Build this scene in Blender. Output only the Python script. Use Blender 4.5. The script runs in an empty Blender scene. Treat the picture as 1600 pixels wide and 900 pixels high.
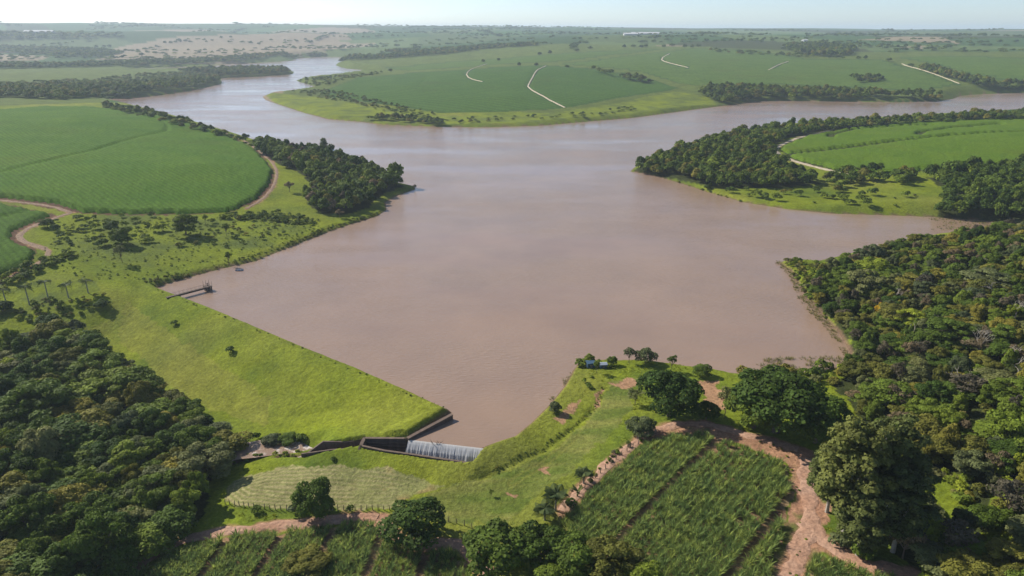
import bpy, math, random
import numpy as np
from mathutils import Vector, Matrix

rng = np.random.default_rng(11)
random.seed(11)
SC = bpy.context.scene
COL = SC.collection
R = math.radians

# ------------------------------------------------------------------ camera
CAM_Z, PITCH, FPX = 100.0, R(20.49), 1081.0          # metres above the lake, tilt down, focal length at 1600 px
cd = bpy.data.cameras.new('camera')
cd.sensor_width = 36.0
cd.lens = FPX / 1600 * 36.0
cd.clip_start = 1.0
cd.clip_end = 80000
cam = bpy.data.objects.new('camera', cd)
cam.location = (0, 0, CAM_Z)
cam.rotation_euler = (R(90) - PITCH, 0, 0)
COL.objects.link(cam)
SC.camera = cam

# ------------------------------------------------------------------ sky, sun, exposure
SUN_EL, SUN_AZ = R(36), R(-57)                        # azimuth from +Y, negative = to the left
w = bpy.data.worlds.new('World')
SC.world = w
w.use_nodes = True
nt = w.node_tree
nt.nodes.clear()
sky = nt.nodes.new('ShaderNodeTexSky')
sky.sky_type = 'NISHITA'
sky.sun_disc = False
sky.sun_elevation = SUN_EL
sky.sun_rotation = SUN_AZ
sky.altitude = 500
sky.air_density = 0.62
sky.dust_density = 0.7
sky.ozone_density = 1.2
bg = nt.nodes.new('ShaderNodeBackground')
bg.inputs['Strength'].default_value = 0.115
wo = nt.nodes.new('ShaderNodeOutputWorld')
nt.links.new(sky.outputs[0], bg.inputs[0])
nt.links.new(bg.outputs[0], wo.inputs[0])

sl = bpy.data.lights.new('sun', 'SUN')
sl.energy = 5.0
sl.angle = R(0.55)
sl.color = (1.0, 0.95, 0.87)
sun = bpy.data.objects.new('sun', sl)
sdir = Vector((math.sin(SUN_AZ) * math.cos(SUN_EL), math.cos(SUN_AZ) * math.cos(SUN_EL), math.sin(SUN_EL)))
sun.rotation_euler = sdir.to_track_quat('Z', 'Y').to_euler()
sun.location = (-200, 200, 300)
COL.objects.link(sun)

vs = SC.view_settings
vs.view_transform = 'Standard'
vs.look = 'None'
vs.exposure = 0.42
vs.gamma = 1.0
vs.use_curve_mapping = False
cy = SC.cycles
cy.max_bounces = 6
cy.diffuse_bounces = 2
cy.glossy_bounces = 2
cy.transmission_bounces = 2
cy.volume_bounces = 1
cy.transparent_max_bounces = 4
cy.caustics_reflective = False
cy.caustics_refractive = False
cy.use_denoising = True

# ------------------------------------------------------------------ numeric helpers
def _hash(ix, iy, seed):
    h = (ix.astype(np.int64) * 374761393 + iy.astype(np.int64) * 668265263 + seed * 1442695041) & 0xFFFFFFFF
    h = ((h ^ (h >> 13)) * 1274126177) & 0xFFFFFFFF
    h = h ^ (h >> 16)
    return (h & 0xFFFFFF).astype(np.float64) / float(0xFFFFFF)

def vnoise(x, y, seed=0):
    x = np.asarray(x, float); y = np.asarray(y, float)
    ix = np.floor(x); iy = np.floor(y)
    fx = x - ix; fy = y - iy
    fx = fx * fx * (3 - 2 * fx); fy = fy * fy * (3 - 2 * fy)
    a = _hash(ix, iy, seed); b = _hash(ix + 1, iy, seed)
    c = _hash(ix, iy + 1, seed); d = _hash(ix + 1, iy + 1, seed)
    return (a + (b - a) * fx) * (1 - fy) + (c + (d - c) * fx) * fy

def fbm(x, y, seed=0, o=3):
    s = 0.0; a = 0.5; t = 0.0
    for k in range(o):
        s = s + a * vnoise(x * 2 ** k + 17.3 * k, y * 2 ** k - 9.1 * k, seed + k); t += a; a *= 0.5
    return s / t

def smooth(e0, e1, x):
    t = np.clip((x - e0) / (e1 - e0), 0, 1)
    return t * t * (3 - 2 * t)

sp, cp = math.sin(PITCH), math.cos(PITCH)
def rays(P):
    P = np.asarray(P, float)
    a = (P[:, 0] - 800) / FPX; b = (450 - P[:, 1]) / FPX
    return np.stack([a, cp + b * sp, -sp + b * cp], 1)

def on_plane(P, z=0.0):
    """world XY where the sight lines of these picture points meet the level z"""
    d = rays(P); t = (z - CAM_Z) / d[:, 2]
    return np.stack([d[:, 0] * t, d[:, 1] * t], 1)

def project(x, y, z):
    dz = z - CAM_Z
    f = y * cp - dz * sp; u = y * sp + dz * cp
    return 800 + FPX * x / f, 450 - FPX * u / f, f

def seg_dist(x, y, poly, closed=False):
    D = np.full(x.shape, 1e12)
    n = len(poly)
    for i in range(n if closed else n - 1):
        ax, ay = poly[i]; bx, by = poly[(i + 1) % n]
        dx, dy = bx - ax, by - ay
        L = dx * dx + dy * dy + 1e-9
        t = np.clip(((x - ax) * dx + (y - ay) * dy) / L, 0, 1)
        np.minimum(D, (x - ax - t * dx) ** 2 + (y - ay - t * dy) ** 2, out=D)
    return np.sqrt(D)

def inside(x, y, poly):
    poly = np.asarray(poly)
    res = np.zeros(x.shape, bool)
    lo = poly.min(0); hi = poly.max(0)
    m = (x >= lo[0]) & (x <= hi[0]) & (y >= lo[1]) & (y <= hi[1])
    if not m.any():
        return res
    xs = x[m]; ys = y[m]
    r = np.zeros(xs.shape, bool)
    n = len(poly)
    for i in range(n):
        ax, ay = poly[i]; bx, by = poly[(i + 1) % n]
        if ay == by: continue
        c = (ay > ys) != (by > ys)
        r ^= c & (xs < (bx - ax) * (ys - ay) / (by - ay) + ax)
    res[m] = r
    return res

# ------------------------------------------------------------------ the lie of the land
WEIR = [(638, 688), (750, 701)]
DAM = [(706, 645), (700, 640), (640, 612), (560, 577), (480, 545), (400, 511), (330, 482), (280, 463), (245, 450)]
SHORE = [(262, 443), (300, 432), (345, 420), (400, 408), (440, 392), (480, 376), (520, 360), (560, 347), (590, 338),
    (605, 328), (603, 316), (620, 306), (650, 296), (648, 291), (630, 287), (600, 280), (560, 262), (520, 249), (470, 238),
    (430, 228), (400, 219), (370, 209), (340, 200), (300, 189), (260, 179), (230, 171), (200, 164), (160, 159),
    (140, 158), (145, 154), (200, 154), (215, 152), (260, 148), (300, 141), (330, 135), (347, 130), (345, 122), (400, 120), (457, 116),
    (460, 112), (430, 107.5), (380, 106), (330, 107), (270, 108), (205, 110), (200, 107), (260, 105.5), (330, 103), (380, 99.5), (455, 95), (465, 90.5),
    (510, 88.5), (560, 88.5), (605, 89.5), (575, 92.5), (530, 97), (524, 102), (540, 107), (576, 110), (560, 114), (520, 119),
    (485, 122), (462, 126), (478, 131), (497, 136), (475, 141), (450, 144.5), (420, 147), (410, 151), (414, 156),
    (440, 165), (470, 175), (510, 186), (560, 190), (600, 195), (680, 198), (760, 199), (850, 196), (920, 190), (990, 184),
    (1050, 176), (1110, 168), (1150, 163), (1180, 158), (1240, 157.5), (1300, 158.5), (1400, 160), (1470, 158), (1492, 154),
    (1500, 150), (1520, 148), (1560, 146), (1600, 145), (1750, 142), (2000, 138), (2000, 160), (1750, 168), (1600, 174),
    (1480, 181), (1400, 185), (1300, 191), (1200, 199), (1130, 211), (1070, 230), (1015, 250), (990, 262), (984, 268),
    (1010, 272), (1040, 280), (1080, 292), (1100, 299), (1160, 316), (1230, 327), (1300, 334), (1370, 336), (1430, 338),
    (1480, 341), (1540, 345), (1580, 350), (1530, 357), (1470, 364), (1400, 378), (1350, 390), (1310, 400), (1270, 409), (1235, 408), (1216, 411),
    (1236, 424), (1250, 450), (1270, 475), (1290, 500), (1310, 520), (1325, 545), (1332, 562), (1322, 574), (1250, 583), (1180, 588),
    (1140, 584), (1110, 577), (1080, 574), (1045, 568), (1000, 562), (960, 563), (930, 562), (908, 562), (895, 578), (880, 605),
    (858, 632), (830, 660), (803, 682), (770, 693)]
W_weir = on_plane(WEIR); W_dam = on_plane(DAM); W_shore = on_plane(SHORE)
LAKE = np.concatenate([W_weir[:1], W_dam, W_shore, W_weir[1:]])          # closed ring, last edge is the weir crest

CTRL = [  # picture point, ground height in metres above the lake
    # stream, stubble plot, lower track and cane
    (385, 702, -7.2), (440, 697, -6.4), (478, 706, -3.6), (380, 770, -5.6), (450, 775, -5.0), (560, 755, -4.0), (660, 752, -3.2),
    (450, 802, -5.3), (600, 803, -4.6), (300, 845, -6.0), (430, 824, -5.6), (590, 815, -4.8), (720, 850, -4.2), (400, 890, -5.4),
    (600, 892, -4.8), (700, 895, -4.2), (500, 960, -5), (760, 980, -3.5),
    # grass in front of the spillway
    (640, 716, -0.8), (700, 729, -0.8), (600, 708, -0.8), (572, 703, -0.9), (500, 709, -2.4), (445, 718, -4.2), (600, 732, -2.2), (690, 746, -1.9),
    (520, 688, -1.3), (560, 684, -0.2), (480, 693, -2.8), (600, 680, 0.3), (440, 684, -5.4),
    # right embankment, mown strip, ridge
    (742, 726, -0.3), (770, 708, 0.6), (760, 770, -2.6), (850, 730, -1.3), (940, 650, 0.2), (970, 600, 0.9), (800, 692, 1.0), (860, 650, 1.1), (900, 610, 1.2), (930, 582, 0.9),
    (760, 746, -2.2), (850, 700, -1.0), (920, 650, -0.1), (870, 755, -0.3), (950, 692, 1.3), (990, 640, 1.8), (820, 800, -2.4),
    (1000, 800, 1.5), (1080, 730, 2.5), (1150, 800, 2.5), (1200, 880, 2.5), (1250, 720, 3.5), (930, 880, -0.6), (1050, 670, 2.4),
    (1180, 690, 3.2), (1050, 625, 2.0), (1150, 610, 2.2), (1230, 650, 3.0), (1300, 760, 3.6), (1300, 890, 3.2), (800, 860, -3), (1000, 960, 0.5), (1250, 970, 2.6),
    # valley woods below the dam
    (60, 560, -6.5), (100, 650, -9), (200, 750, -9), (300, 780, -8), (150, 860, -7), (40, 890, -5), (-60, 700, -8), (180, 570, -8.5),
    (60, 510, -3.2), (300, 700, -8.8), (380, 675, -8.0), (300, 640, -9), (230, 585, -8.6), (165, 525, -6.5), (440, 683, -6), (-200, 900, -4), (-150, 560, -3),
    (40, 488, -0.6), (150, 468, 1.2), (100, 440, 3.6), (0, 470, 0.4), (200, 440, 2.4),
    # right wood
    (1350, 570, 1.2), (1400, 520, 4), (1500, 450, 8), (1600, 400, 14), (1600, 600, 12), (1500, 700, 7.5), (1600, 800, 9), (1450, 800, 4.4),
    (1450, 640, 5), (1750, 500, 18), (1750, 800, 14), (1330, 440, 3), (1450, 395, 5),
    # left bank
    (300, 390, 3.6), (200, 400, 5), (100, 400, 7), (0, 400, 8), (-150, 420, 9), (200, 325, 9), (400, 312, 6), (300, 260, 15), (100, 250, 17),
    (0, 200, 22), (-200, 250, 22), (200, 190, 16), (400, 245, 7), (520, 275, 3), (600, 300, 1.5), (500, 345, 2), (420, 360, 3), (300, 215, 11), (100, 170, 18), (-100, 160, 22),
    # right peninsula
    (1250, 245, 7), (1450, 222, 13), (1600, 212, 17), (1500, 262, 11), (1300, 305, 3), (1600, 310, 8), (1100, 260, 4), (1200, 215, 5),
    (1400, 195, 7), (1700, 195, 14), (1800, 260, 18), (1600, 182, 6),
    # far peninsula and beyond
    (600, 180, 3), (700, 185, 2.5), (800, 150, 13), (700, 120, 17), (850, 110, 26), (1000, 142, 11), (1000, 100, 30), (1200, 112, 22), (1400, 122, 18),
    (1550, 105, 30), (1100, 160, 3), (480, 155, 2), (560, 130, 8), (620, 105, 12), (1300, 145, 5), (1700, 110, 32), (1600, 135, 8),
    (760, 88, 28), (900, 86, 38), (1050, 82, 42), (1250, 80, 42), (1400, 80, 44), (1600, 78, 48), (1800, 78, 52), (850, 68, 56), (1100, 66, 60), (1350, 66, 60), (1600, 64, 64),
    (640, 76, 30), (700, 62, 55), (900, 56, 76), (1200, 55, 78), (1500, 55, 80), (1800, 56, 80),
    # far left
    (0, 140, 10), (150, 138, 8), (300, 130, 4), (0, 115, 14), (200, 118, 7), (400, 112, 2), (-200, 130, 16), (100, 103, 9), (300, 95, 6),
    (0, 90, 18), (200, 84, 20), (400, 78, 22), (560, 72, 26), (0, 72, 34), (200, 68, 40), (400, 62, 46), (560, 60, 50), (0, 56, 66), (250, 54, 72), (500, 54, 74), (-250, 80, 30), (-250, 58, 66)]
CW = np.concatenate([on_plane([c[:2]], c[2]) for c in CTRL])
CZ = np.array([c[2] for c in CTRL])
sky_line = [(-400, 152), (-200, 136), (0, 135), (100, 136), (200, 137), (300, 136), (400, 140), (500, 136), (600, 132), (700, 126), (800, 121), (900, 114),
            (1000, 106), (1100, 106), (1200, 106), (1300, 98), (1400, 94), (1500, 100), (1600, 100), (1700, 106), (1900, 108)]
ex, ez = [], []
for px, z in sky_line:
    for rr, zz in ((6500, z), (9500, z - 6), (16000, z - 25), (4300, 72 + (z - 100) * 0.62)):
        a = (px - 800) / FPX / cp * 1.0
        th = math.atan(a)
        ex.append((rr * math.sin(th), rr * math.cos(th))); ez.append(zz)
CW = np.concatenate([CW, np.array(ex)]); CZ = np.concatenate([CZ, np.array(ez)])
def _uv(x, y):
    r = np.maximum(np.hypot(x, y), 20.0)
    return np.log(r / 100.0), np.arctan2(x, y)
CU, CV = _uv(CW[:, 0], CW[:, 1])
_K = np.hypot(CU[:, None] - CU[None], CV[:, None] - CV[None])
_A = np.zeros((len(CU) + 1, len(CU) + 1)); _A[:-1, :-1] = -_K + np.eye(len(CU)) * 0.004; _A[-1, :-1] = 1; _A[:-1, -1] = 1
_S = np.linalg.solve(_A, np.append(CZ, 0))
def base_land(x, y):
    u, v = _uv(x, y)
    z = np.full(x.shape, _S[-1])
    for k in range(len(CU)):
        z -= _S[k] * np.sqrt((u - CU[k]) ** 2 + (v - CV[k]) ** 2)
    return z

# spillway layout (metres)
W0 = W_weir[0]; W1 = W_weir[1]                       # weir crest ends
T1 = on_plane([(637, 685)], 0.45)[0]; T0 = on_plane([(706, 648)], 1.3)[0]
B1 = T1; B0 = on_plane([(572, 684.5)], 0.3)[0]
CURB = on_plane([(566, 697), (600, 704), (640, 709.5), (727, 722.5)], -0.5)
LOW_FAR = on_plane([(570, 688), (540, 690), (505, 689.5), (478, 699)], -1.4)
LOW_NEAR = on_plane([(565, 699), (520, 701), (470, 703)], -1.5)
WE = W1 + (W1 - W0) * 0.06
CHANNEL = np.array([W0 + (0.2, 0.6), WE, CURB[3] + (1.8, 0.2), CURB[3], CURB[2], CURB[1], CURB[0], LOW_NEAR[0], LOW_NEAR[1], LOW_NEAR[2],
                    LOW_NEAR[2] + (-9, 2.5), LOW_FAR[3] + (-7, 4.5), LOW_FAR[3], LOW_FAR[2], LOW_FAR[1], LOW_FAR[0], B0, B1])
STREAM = on_plane([(486, 701), (470, 692), (445, 689), (415, 688), (385, 693), (368, 703), (375, 714), (395, 712), (440, 706), (470, 705)], -5.6)
STREAM = np.concatenate([STREAM[:5], np.array([STREAM[5] + (-16, -4), STREAM[6] + (-16, -7)]), STREAM[6:]])

def land(x, y, detail=True):
    x = np.asarray(x, float); y = np.asarray(y, float)
    r = np.hypot(x, y)
    z = base_land(x, y)
    if detail:
        z = z + smooth(350, 900, r) * 4.0 * (fbm(x / 170, y / 170, 3) - 0.5) + smooth(1500, 3000, r) * 16.0 * (fbm(x / 700, y / 700, 5) - 0.5)
        z = z + smooth(4000, 6000, r) * 26.0 * (fbm(x / 1400, y / 1400, 9) - 0.5)
    z = np.where((r > 330) | ((r > 250) & (x > -60)), np.maximum(z, 0.5), z)
    near = r < 3500
    D = np.full(x.shape, 1e4); Dd = np.full(x.shape, 1e4); ins = np.zeros(x.shape, bool)
    if near.any():
        xn, yn = x[near], y[near]
        D[near] = seg_dist(xn, yn, LAKE, True)
        ins[near] = inside(xn, yn, LAKE)
        Dd[near] = seg_dist(xn, yn, np.concatenate([T1[None], T0[None], W_dam]))
    prof = 1.45 - np.maximum(Dd - 5.0, 0) / 2.7
    ok = (r < 340) & ~((y < 156.4) & (x > -48)) & (x < 40)
    zs = np.where(ok, prof, -1e3)
    z = np.maximum(z, zs) + np.where(ok, 0.25 * np.exp(-((z - zs) / 1.6) ** 2), 0)
    bank = -0.15 + np.where(r < 330, 0.9, 0.4) * D
    z = np.where(ins, np.maximum(-0.15 - 0.3 * D, -4), np.minimum(z, bank))
    nb = (r < 230) & (x < 30) & (x > -110)
    if nb.any():
        xn, yn = x[nb], y[nb]
        zz = z[nb]
        zz = np.where(inside(xn, yn, CHANNEL), np.minimum(zz, -4.6 - np.clip((-39 - xn) * 0.06, 0, 1.6)), zz)
        ds = seg_dist(xn, yn, STREAM, True); ii = inside(xn, yn, STREAM)
        zz = np.where(ii, np.minimum(zz, -6.2), np.minimum(zz, -6.2 + 0.75 * ds + 0.002 * ds ** 2))
        z[nb] = zz
    return z

def ground(P):
    """picture points -> world XYZ on the land surface"""
    P = np.asarray(P, float)
    d = rays(P)
    t = np.concatenate([np.linspace(70, 420, 180), np.geomspace(424, 9000, 220)])
    hz = d[:, :2]
    X = d[:, 0:1] * t; Y = d[:, 1:2] * t; Z = CAM_Z + d[:, 2:3] * t
    H = land(X.ravel(), Y.ravel()).reshape(X.shape)
    g = Z - H
    k = np.argmax(g < 0, 1)
    k = np.where((g < 0).any(1), np.maximum(k, 1), len(t) - 1)
    i = np.arange(len(P))
    g0 = g[i, k - 1]; g1 = g[i, k]
    f = np.clip(g0 / (g0 - g1 + 1e-9), 0, 1)
    tt = t[k - 1] + f * (t[k] - t[k - 1])
    return np.stack([d[:, 0] * tt, d[:, 1] * tt, CAM_Z + d[:, 2] * tt], 1)

def gxy(P):
    return ground(P)[:, :2]

# ------------------------------------------------------------------ material helpers
def new_mat(name):
    m = bpy.data.materials.new(name)
    m.use_nodes = True
    n = m.node_tree
    n.nodes.clear()
    out = n.nodes.new('ShaderNodeOutputMaterial')
    b = n.nodes.new('ShaderNodeBsdfPrincipled')
    n.links.new(b.outputs[0], out.inputs[0])
    b.inputs['Roughness'].default_value = 0.9
    b.inputs['Specular IOR Level'].default_value = 0.2
    return m, n, b, out

def node(n, t, **kw):
    q = n.nodes.new(t)
    for k, v in kw.items():
        if k.startswith('i_'):
            q.inputs[k[2:].replace('_', ' ')].default_value = v
        else:
            setattr(q, k, v)
    return q

def noise(n, scale, detail=3, rough=0.55, vec=None, space='Object'):
    t = node(n, 'ShaderNodeTexNoise')
    t.inputs['Scale'].default_value = scale
    t.inputs['Detail'].default_value = detail
    t.inputs['Roughness'].default_value = rough
    if vec is None:
        tc = node(n, 'ShaderNodeTexCoord')
        vec = tc.outputs[space]
    n.links.new(vec, t.inputs['Vector'])
    return t

def ramp(n, src, lo, hi, a, b):
    m = node(n, 'ShaderNodeMapRange')
    m.inputs['From Min'].default_value = lo; m.inputs['From Max'].default_value = hi
    m.inputs['To Min'].default_value = a; m.inputs['To Max'].default_value = b
    n.links.new(src, m.inputs['Value'])
    return m.outputs[0]

def mul_color(n, col, fac):
    """colour socket times a float socket"""
    v = node(n, 'ShaderNodeVectorMath', operation='SCALE')
    n.links.new(col, v.inputs[0]); n.links.new(fac, v.inputs['Scale'])
    return v.outputs[0]

def mix_color(n, fac, a, b):
    m = node(n, 'ShaderNodeMix', data_type='RGBA')
    if isinstance(fac, float): m.inputs[0].default_value = fac
    else: n.links.new(fac, m.inputs[0])
    for s, v in ((6, a), (7, b)):
        if isinstance(v, tuple): m.inputs[s].default_value = (*v, 1)
        else: n.links.new(v, m.inputs[s])
    return m.outputs[2]

def add_bump(n, b, height, strength, dist):
    q = node(n, 'ShaderNodeBump')
    q.inputs['Strength'].default_value = strength
    q.inputs['Distance'].default_value = dist
    n.links.new(height, q.inputs['Height'])
    n.links.new(q.outputs[0], b.inputs['Normal'])
    return q

def link(o, parent=None):
    COL.objects.link(o)
    if parent is not None: o.parent = parent
    return o

def mesh_obj(name, verts, faces, mat, parent=None, smooth_=False):
    me = bpy.data.meshes.new(name)
    me.from_pydata([tuple(map(float, v)) for v in verts], [], [tuple(f) for f in faces])
    me.update()
    if mat is not None: me.materials.append(mat)
    if smooth_: me.polygons.foreach_set('use_smooth', [True] * len(me.polygons))
    return link(bpy.data.objects.new(name, me), parent)

def np_mesh(name, V, F, mats=(), smooth_=False):
    """quads or triangles from arrays"""
    me = bpy.data.meshes.new(name)
    V = np.asarray(V, np.float32); F = np.asarray(F, np.int32)
    n, k = F.shape
    me.vertices.add(len(V)); me.vertices.foreach_set('co', V.ravel())
    me.loops.add(n * k); me.loops.foreach_set('vertex_index', F.ravel())
    me.polygons.add(n)
    me.polygons.foreach_set('loop_start', np.arange(0, n * k, k, dtype=np.int32))
    if smooth_: me.polygons.foreach_set('use_smooth', np.ones(n, bool))
    me.update(calc_edges=True)
    for m in mats: me.materials.append(m)
    return me

def tag(o, label=None, cat=None, group=None, kind=None):
    if label: o['label'] = label
    if cat: o['category'] = cat
    if group: o['group'] = group
    if kind: o['kind'] = kind
    return o

def thing(name, label, cat, loc=(0, 0, 0), rz=0.0, group=None):
    o = bpy.data.objects.new(name, None)
    o.empty_display_size = 0.5
    o.location = tuple(map(float, loc)); o.rotation_euler = (0, 0, rz)
    link(o)
    return tag(o, label, cat, group)

# ------------------------------------------------------------------ land cover: what grows where
C_BRIGHT = np.array((0.200, 0.240, 0.018)); C_MID = np.array((0.105, 0.152, 0.020)); C_DRY = np.array((0.29, 0.27, 0.055))
C_MOWN = np.array((0.125, 0.165, 0.028)); C_PINK = np.array((0.40, 0.215, 0.13)); C_PALE = np.array((0.44, 0.32, 0.21))
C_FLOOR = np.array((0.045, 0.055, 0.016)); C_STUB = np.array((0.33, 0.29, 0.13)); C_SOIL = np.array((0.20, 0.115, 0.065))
C_CROP = np.array((0.062, 0.118, 0.028)); C_CROPL = np.array((0.125, 0.175, 0.05)); C_TAN = np.array((0.36, 0.285, 0.18)); C_MUD = np.array((0.17, 0.11, 0.07))
C_MARSH = np.array((0.17, 0.16, 0.06)); C_ROUGH = np.array((0.115, 0.15, 0.03))


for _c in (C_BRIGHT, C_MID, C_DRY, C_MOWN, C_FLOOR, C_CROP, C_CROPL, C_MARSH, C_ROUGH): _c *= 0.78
for _c in (C_PINK, C_PALE, C_STUB, C_SOIL, C_TAN, C_MUD): _c *= 0.85

REG = {
 'wood_valley': [(-150, 545), (60, 535), (140, 525), (168, 560), (215, 615), (290, 660), (352, 692), (365, 722), (322, 745), (325, 800), (270, 845), (215, 880), (170, 960), (-150, 960)],
 'wood_right': [(1262, 448), (1300, 414), (1400, 390), (1480, 375), (1540, 364), (1700, 352), (1900, 400), (1900, 960), (1480, 960), (1425, 895), (1390, 850),
                (1425, 790), (1405, 720), (1340, 650), (1305, 605), (1338, 566), (1325, 535), (1302, 508), (1278, 480)],
 'wood_left': [(400, 224), (440, 234), (500, 245), (560, 262), (600, 279), (630, 291), (600, 302), (575, 324), (540, 336), (500, 333), (478, 318), (498, 297), (470, 272), (430, 254), (405, 242)],
 'wood_point': [(990, 269), (1020, 253), (1070, 236), (1130, 217), (1200, 205), (1300, 196), (1400, 191), (1480, 187), (1600, 181), (1800, 175), (1800, 186), (1600, 189),
                (1500, 191), (1400, 196), (1300, 204), (1230, 216), (1202, 233), (1212, 253), (1255, 277), (1285, 287), (1230, 294), (1180, 294), (1120, 295), (1050, 279)],
 'wood_cove': [(1465, 338), (1488, 304), (1445, 277), (1500, 274), (1560, 265), (1620, 262), (1700, 266), (1800, 335), (1600, 344), (1530, 350)],
}
FIELD = {
 'left': [(-300, 318), (0, 312), (40, 318), (110, 333), (180, 336), (280, 336), (360, 331), (400, 317), (426, 295), (430, 268), (405, 238), (360, 212), (300, 193), (230, 178), (150, 168), (60, 167), (0, 172), (-300, 185)],
 'left_lower': [(-300, 322), (0, 318), (45, 327), (92, 337), (60, 350), (30, 362), (35, 378), (60, 392), (52, 410), (0, 436), (-300, 470)],
 'point': [(1216, 232), (1262, 212), (1330, 200), (1420, 191), (1500, 187), (1600, 186), (1900, 180), (1900, 262), (1600, 256), (1500, 262), (1400, 272), (1300, 265), (1235, 250)],
 'far_main': [(497, 146), (560, 121), (640, 114), (760, 106), (850, 102), (930, 108), (1000, 118), (1060, 138), (1000, 148), (900, 166), (862, 171), (780, 175), (690, 177), (610, 165), (540, 155)],
 'far_right': [(870, 100), (960, 90), (1080, 76), (1180, 78), (1260, 92), (1380, 94), (1450, 112), (1500, 132), (1440, 142), (1330, 136), (1200, 132), (1110, 136), (1060, 130), (1000, 112), (930, 104)],
 'far_behind': [(600, 106), (700, 97), (800, 90), (900, 82), (1040, 76), (940, 88), (850, 98), (760, 102), (640, 110)],
 'far_east': [(1400, 90), (1460, 100), (1520, 118), (1620, 131), (1900, 126), (1900, 92), (1600, 90), (1450, 88)],
}
FIELD_W = {k: gxy(v) for k, v in FIELD.items()}
REG_W = {k: gxy(v) for k, v in REG.items()}
LANES = {  # machine lanes left open through the crops
 'left': [[(-100, 284), (0, 273), (75, 255), (150, 237), (215, 217), (260, 207), (262, 200)], [(262, 207), (262, 195), (225, 185), (185, 180)]],
 'left_lower': [[(-100, 345), (0, 342), (60, 330)]],
 'point': [[(1232, 242), (1300, 235), (1400, 222), (1500, 212), (1600, 208), (1800, 203)], [(1297, 216), (1300, 211), (1330, 204), (1395, 199), (1460, 196)],
           [(1435, 212), (1440, 208), (1480, 202), (1560, 195)]],
 'far_main': [[(655, 135), (668, 119), (700, 112), (760, 108)], [(568, 141), (590, 125), (615, 113)], [(500, 137), (700, 137), (828, 137)]],
}
LANES_W = {k: [gxy(l) for l in v] for k, v in LANES.items()}

TRACK = {  # dirt tracks: picture line, width in metres, pale?
 'field_edge': ([(0, 313), (40, 317), (80, 322), (112, 332)], 2.0, 0),
 'field_bend': ([(112, 332), (85, 341), (55, 352), (33, 363), (30, 373), (48, 382), (75, 390), (76, 400), (60, 412), (38, 424), (0, 440), (-60, 460)], 2.3, 0),
 'lake_edge': ([(385, 326), (410, 312), (428, 292), (434, 270), (425, 252), (405, 235), (375, 216), (345, 205)], 1.9, 0),
 'point_edge': ([(1330, 272), (1290, 265), (1240, 252), (1218, 242), (1210, 234), (1219, 227), (1250, 214), (1300, 203)], 3.2, 1),
 'far_bend': ([(853, 103), (838, 110), (826, 132), (825, 137), (850, 152), (884, 169)], 2.2, 1),
 'far_loop': ([(760, 100), (738, 107), (728, 115), (733, 123), (755, 128)], 1.8, 1),
 'far_zig': ([(1046, 84), (1032, 92), (1040, 97), (1060, 102), (1076, 106)], 2.8, 1),
 'far_diag': ([(1232, 96), (1215, 102), (1200, 110)], 2.8, 1),
 'far_hedge': ([(1410, 100), (1445, 111), (1480, 123), (1500, 131)], 2.8, 1),
 'lower_edge': ([(185, 912), (225, 875), (280, 846), (330, 834), (400, 825), (450, 820), (520, 812), (560, 807), (592, 811)], 2.6, 0),
 'lower_bend': ([(592, 811), (606, 830), (640, 852), (690, 850), (720, 852), (745, 875), (765, 905), (790, 950)], 2.8, 0),
 'cane_edge': ([(880, 800), (905, 770), (930, 745), (965, 712), (1000, 686), (1035, 668), (1090, 660), (1140, 672), (1200, 690), (1250, 702)], 2.8, 0),
 'cane_side': ([(1215, 960), (1232, 900), (1255, 850), (1268, 800), (1262, 760), (1258, 715)], 3.6, 0),
 'wood_fork': ([(1262, 815), (1290, 850), (1340, 880), (1400, 893), (1450, 905)], 3.4, 0),
}
TRACK_W = {k: (gxy(p), w_, c) for k, (p, w_, c) in TRACK.items()}

DRY_POLY = gxy([(200, 470), (330, 560), (420, 620), (420, 665), (330, 640), (240, 585), (180, 520)])
STUB_POLY = gxy([(352, 775), (362, 752), (420, 735), (520, 728), (600, 730), (660, 745), (690, 760), (640, 780), (610, 795), (520, 795), (440, 793), (370, 788)])
MOWN_POLY = gxy([(640, 790), (690, 765), (760, 752), (840, 715), (905, 668), (945, 620), (955, 592), (1000, 590), (985, 640), (940, 690), (880, 745), (835, 785), (780, 820), (700, 812)])
DITCH = gxy([(740, 748), (780, 738), (850, 705), (900, 668), (935, 630), (943, 605)])
TRACKLET = gxy([(930, 600), (925, 640), (890, 690), (850, 725), (800, 755)])
SCRAPE = [gxy(p) for p in ([(950, 600), (985, 590), (1010, 600), (985, 606)], [(865, 655), (900, 632), (912, 622), (905, 640), (880, 665)], [(800, 770), (815, 776), (800, 782)], [(1090, 598), (1120, 595), (1140, 640), (1110, 650)],
          [(840, 735), (858, 730), (852, 742)], [(932, 612), (940, 608), (936, 632), (928, 640)])]
CANE_POLY_L = gxy([(205, 905), (290, 862), (370, 838), (460, 830), (560, 820), (592, 822), (605, 845), (650, 865), (700, 862), (730, 880), (760, 940), (500, 990), (150, 980)])
CANE_POLY_R = gxy([(880, 815), (920, 775), (955, 735), (1000, 702), (1050, 684), (1100, 682), (1160, 702), (1222, 728), (1236, 765), (1228, 810), (1208, 880), (1190, 960), (1020, 960), (940, 880), (890, 850)])
BARE_POLY = gxy([(1010, 690), (1030, 668), (1090, 656), (1150, 668), (1262, 704), (1300, 770), (1290, 850), (1245, 960), (1185, 960), (1215, 870), (1235, 800), (1240, 765), (1225, 722), (1150, 694), (1060, 682)])
CANE_POLY_B = gxy([(1262, 900), (1270, 872), (1310, 880), (1370, 893), (1430, 905), (1480, 960), (1240, 970)])
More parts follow.
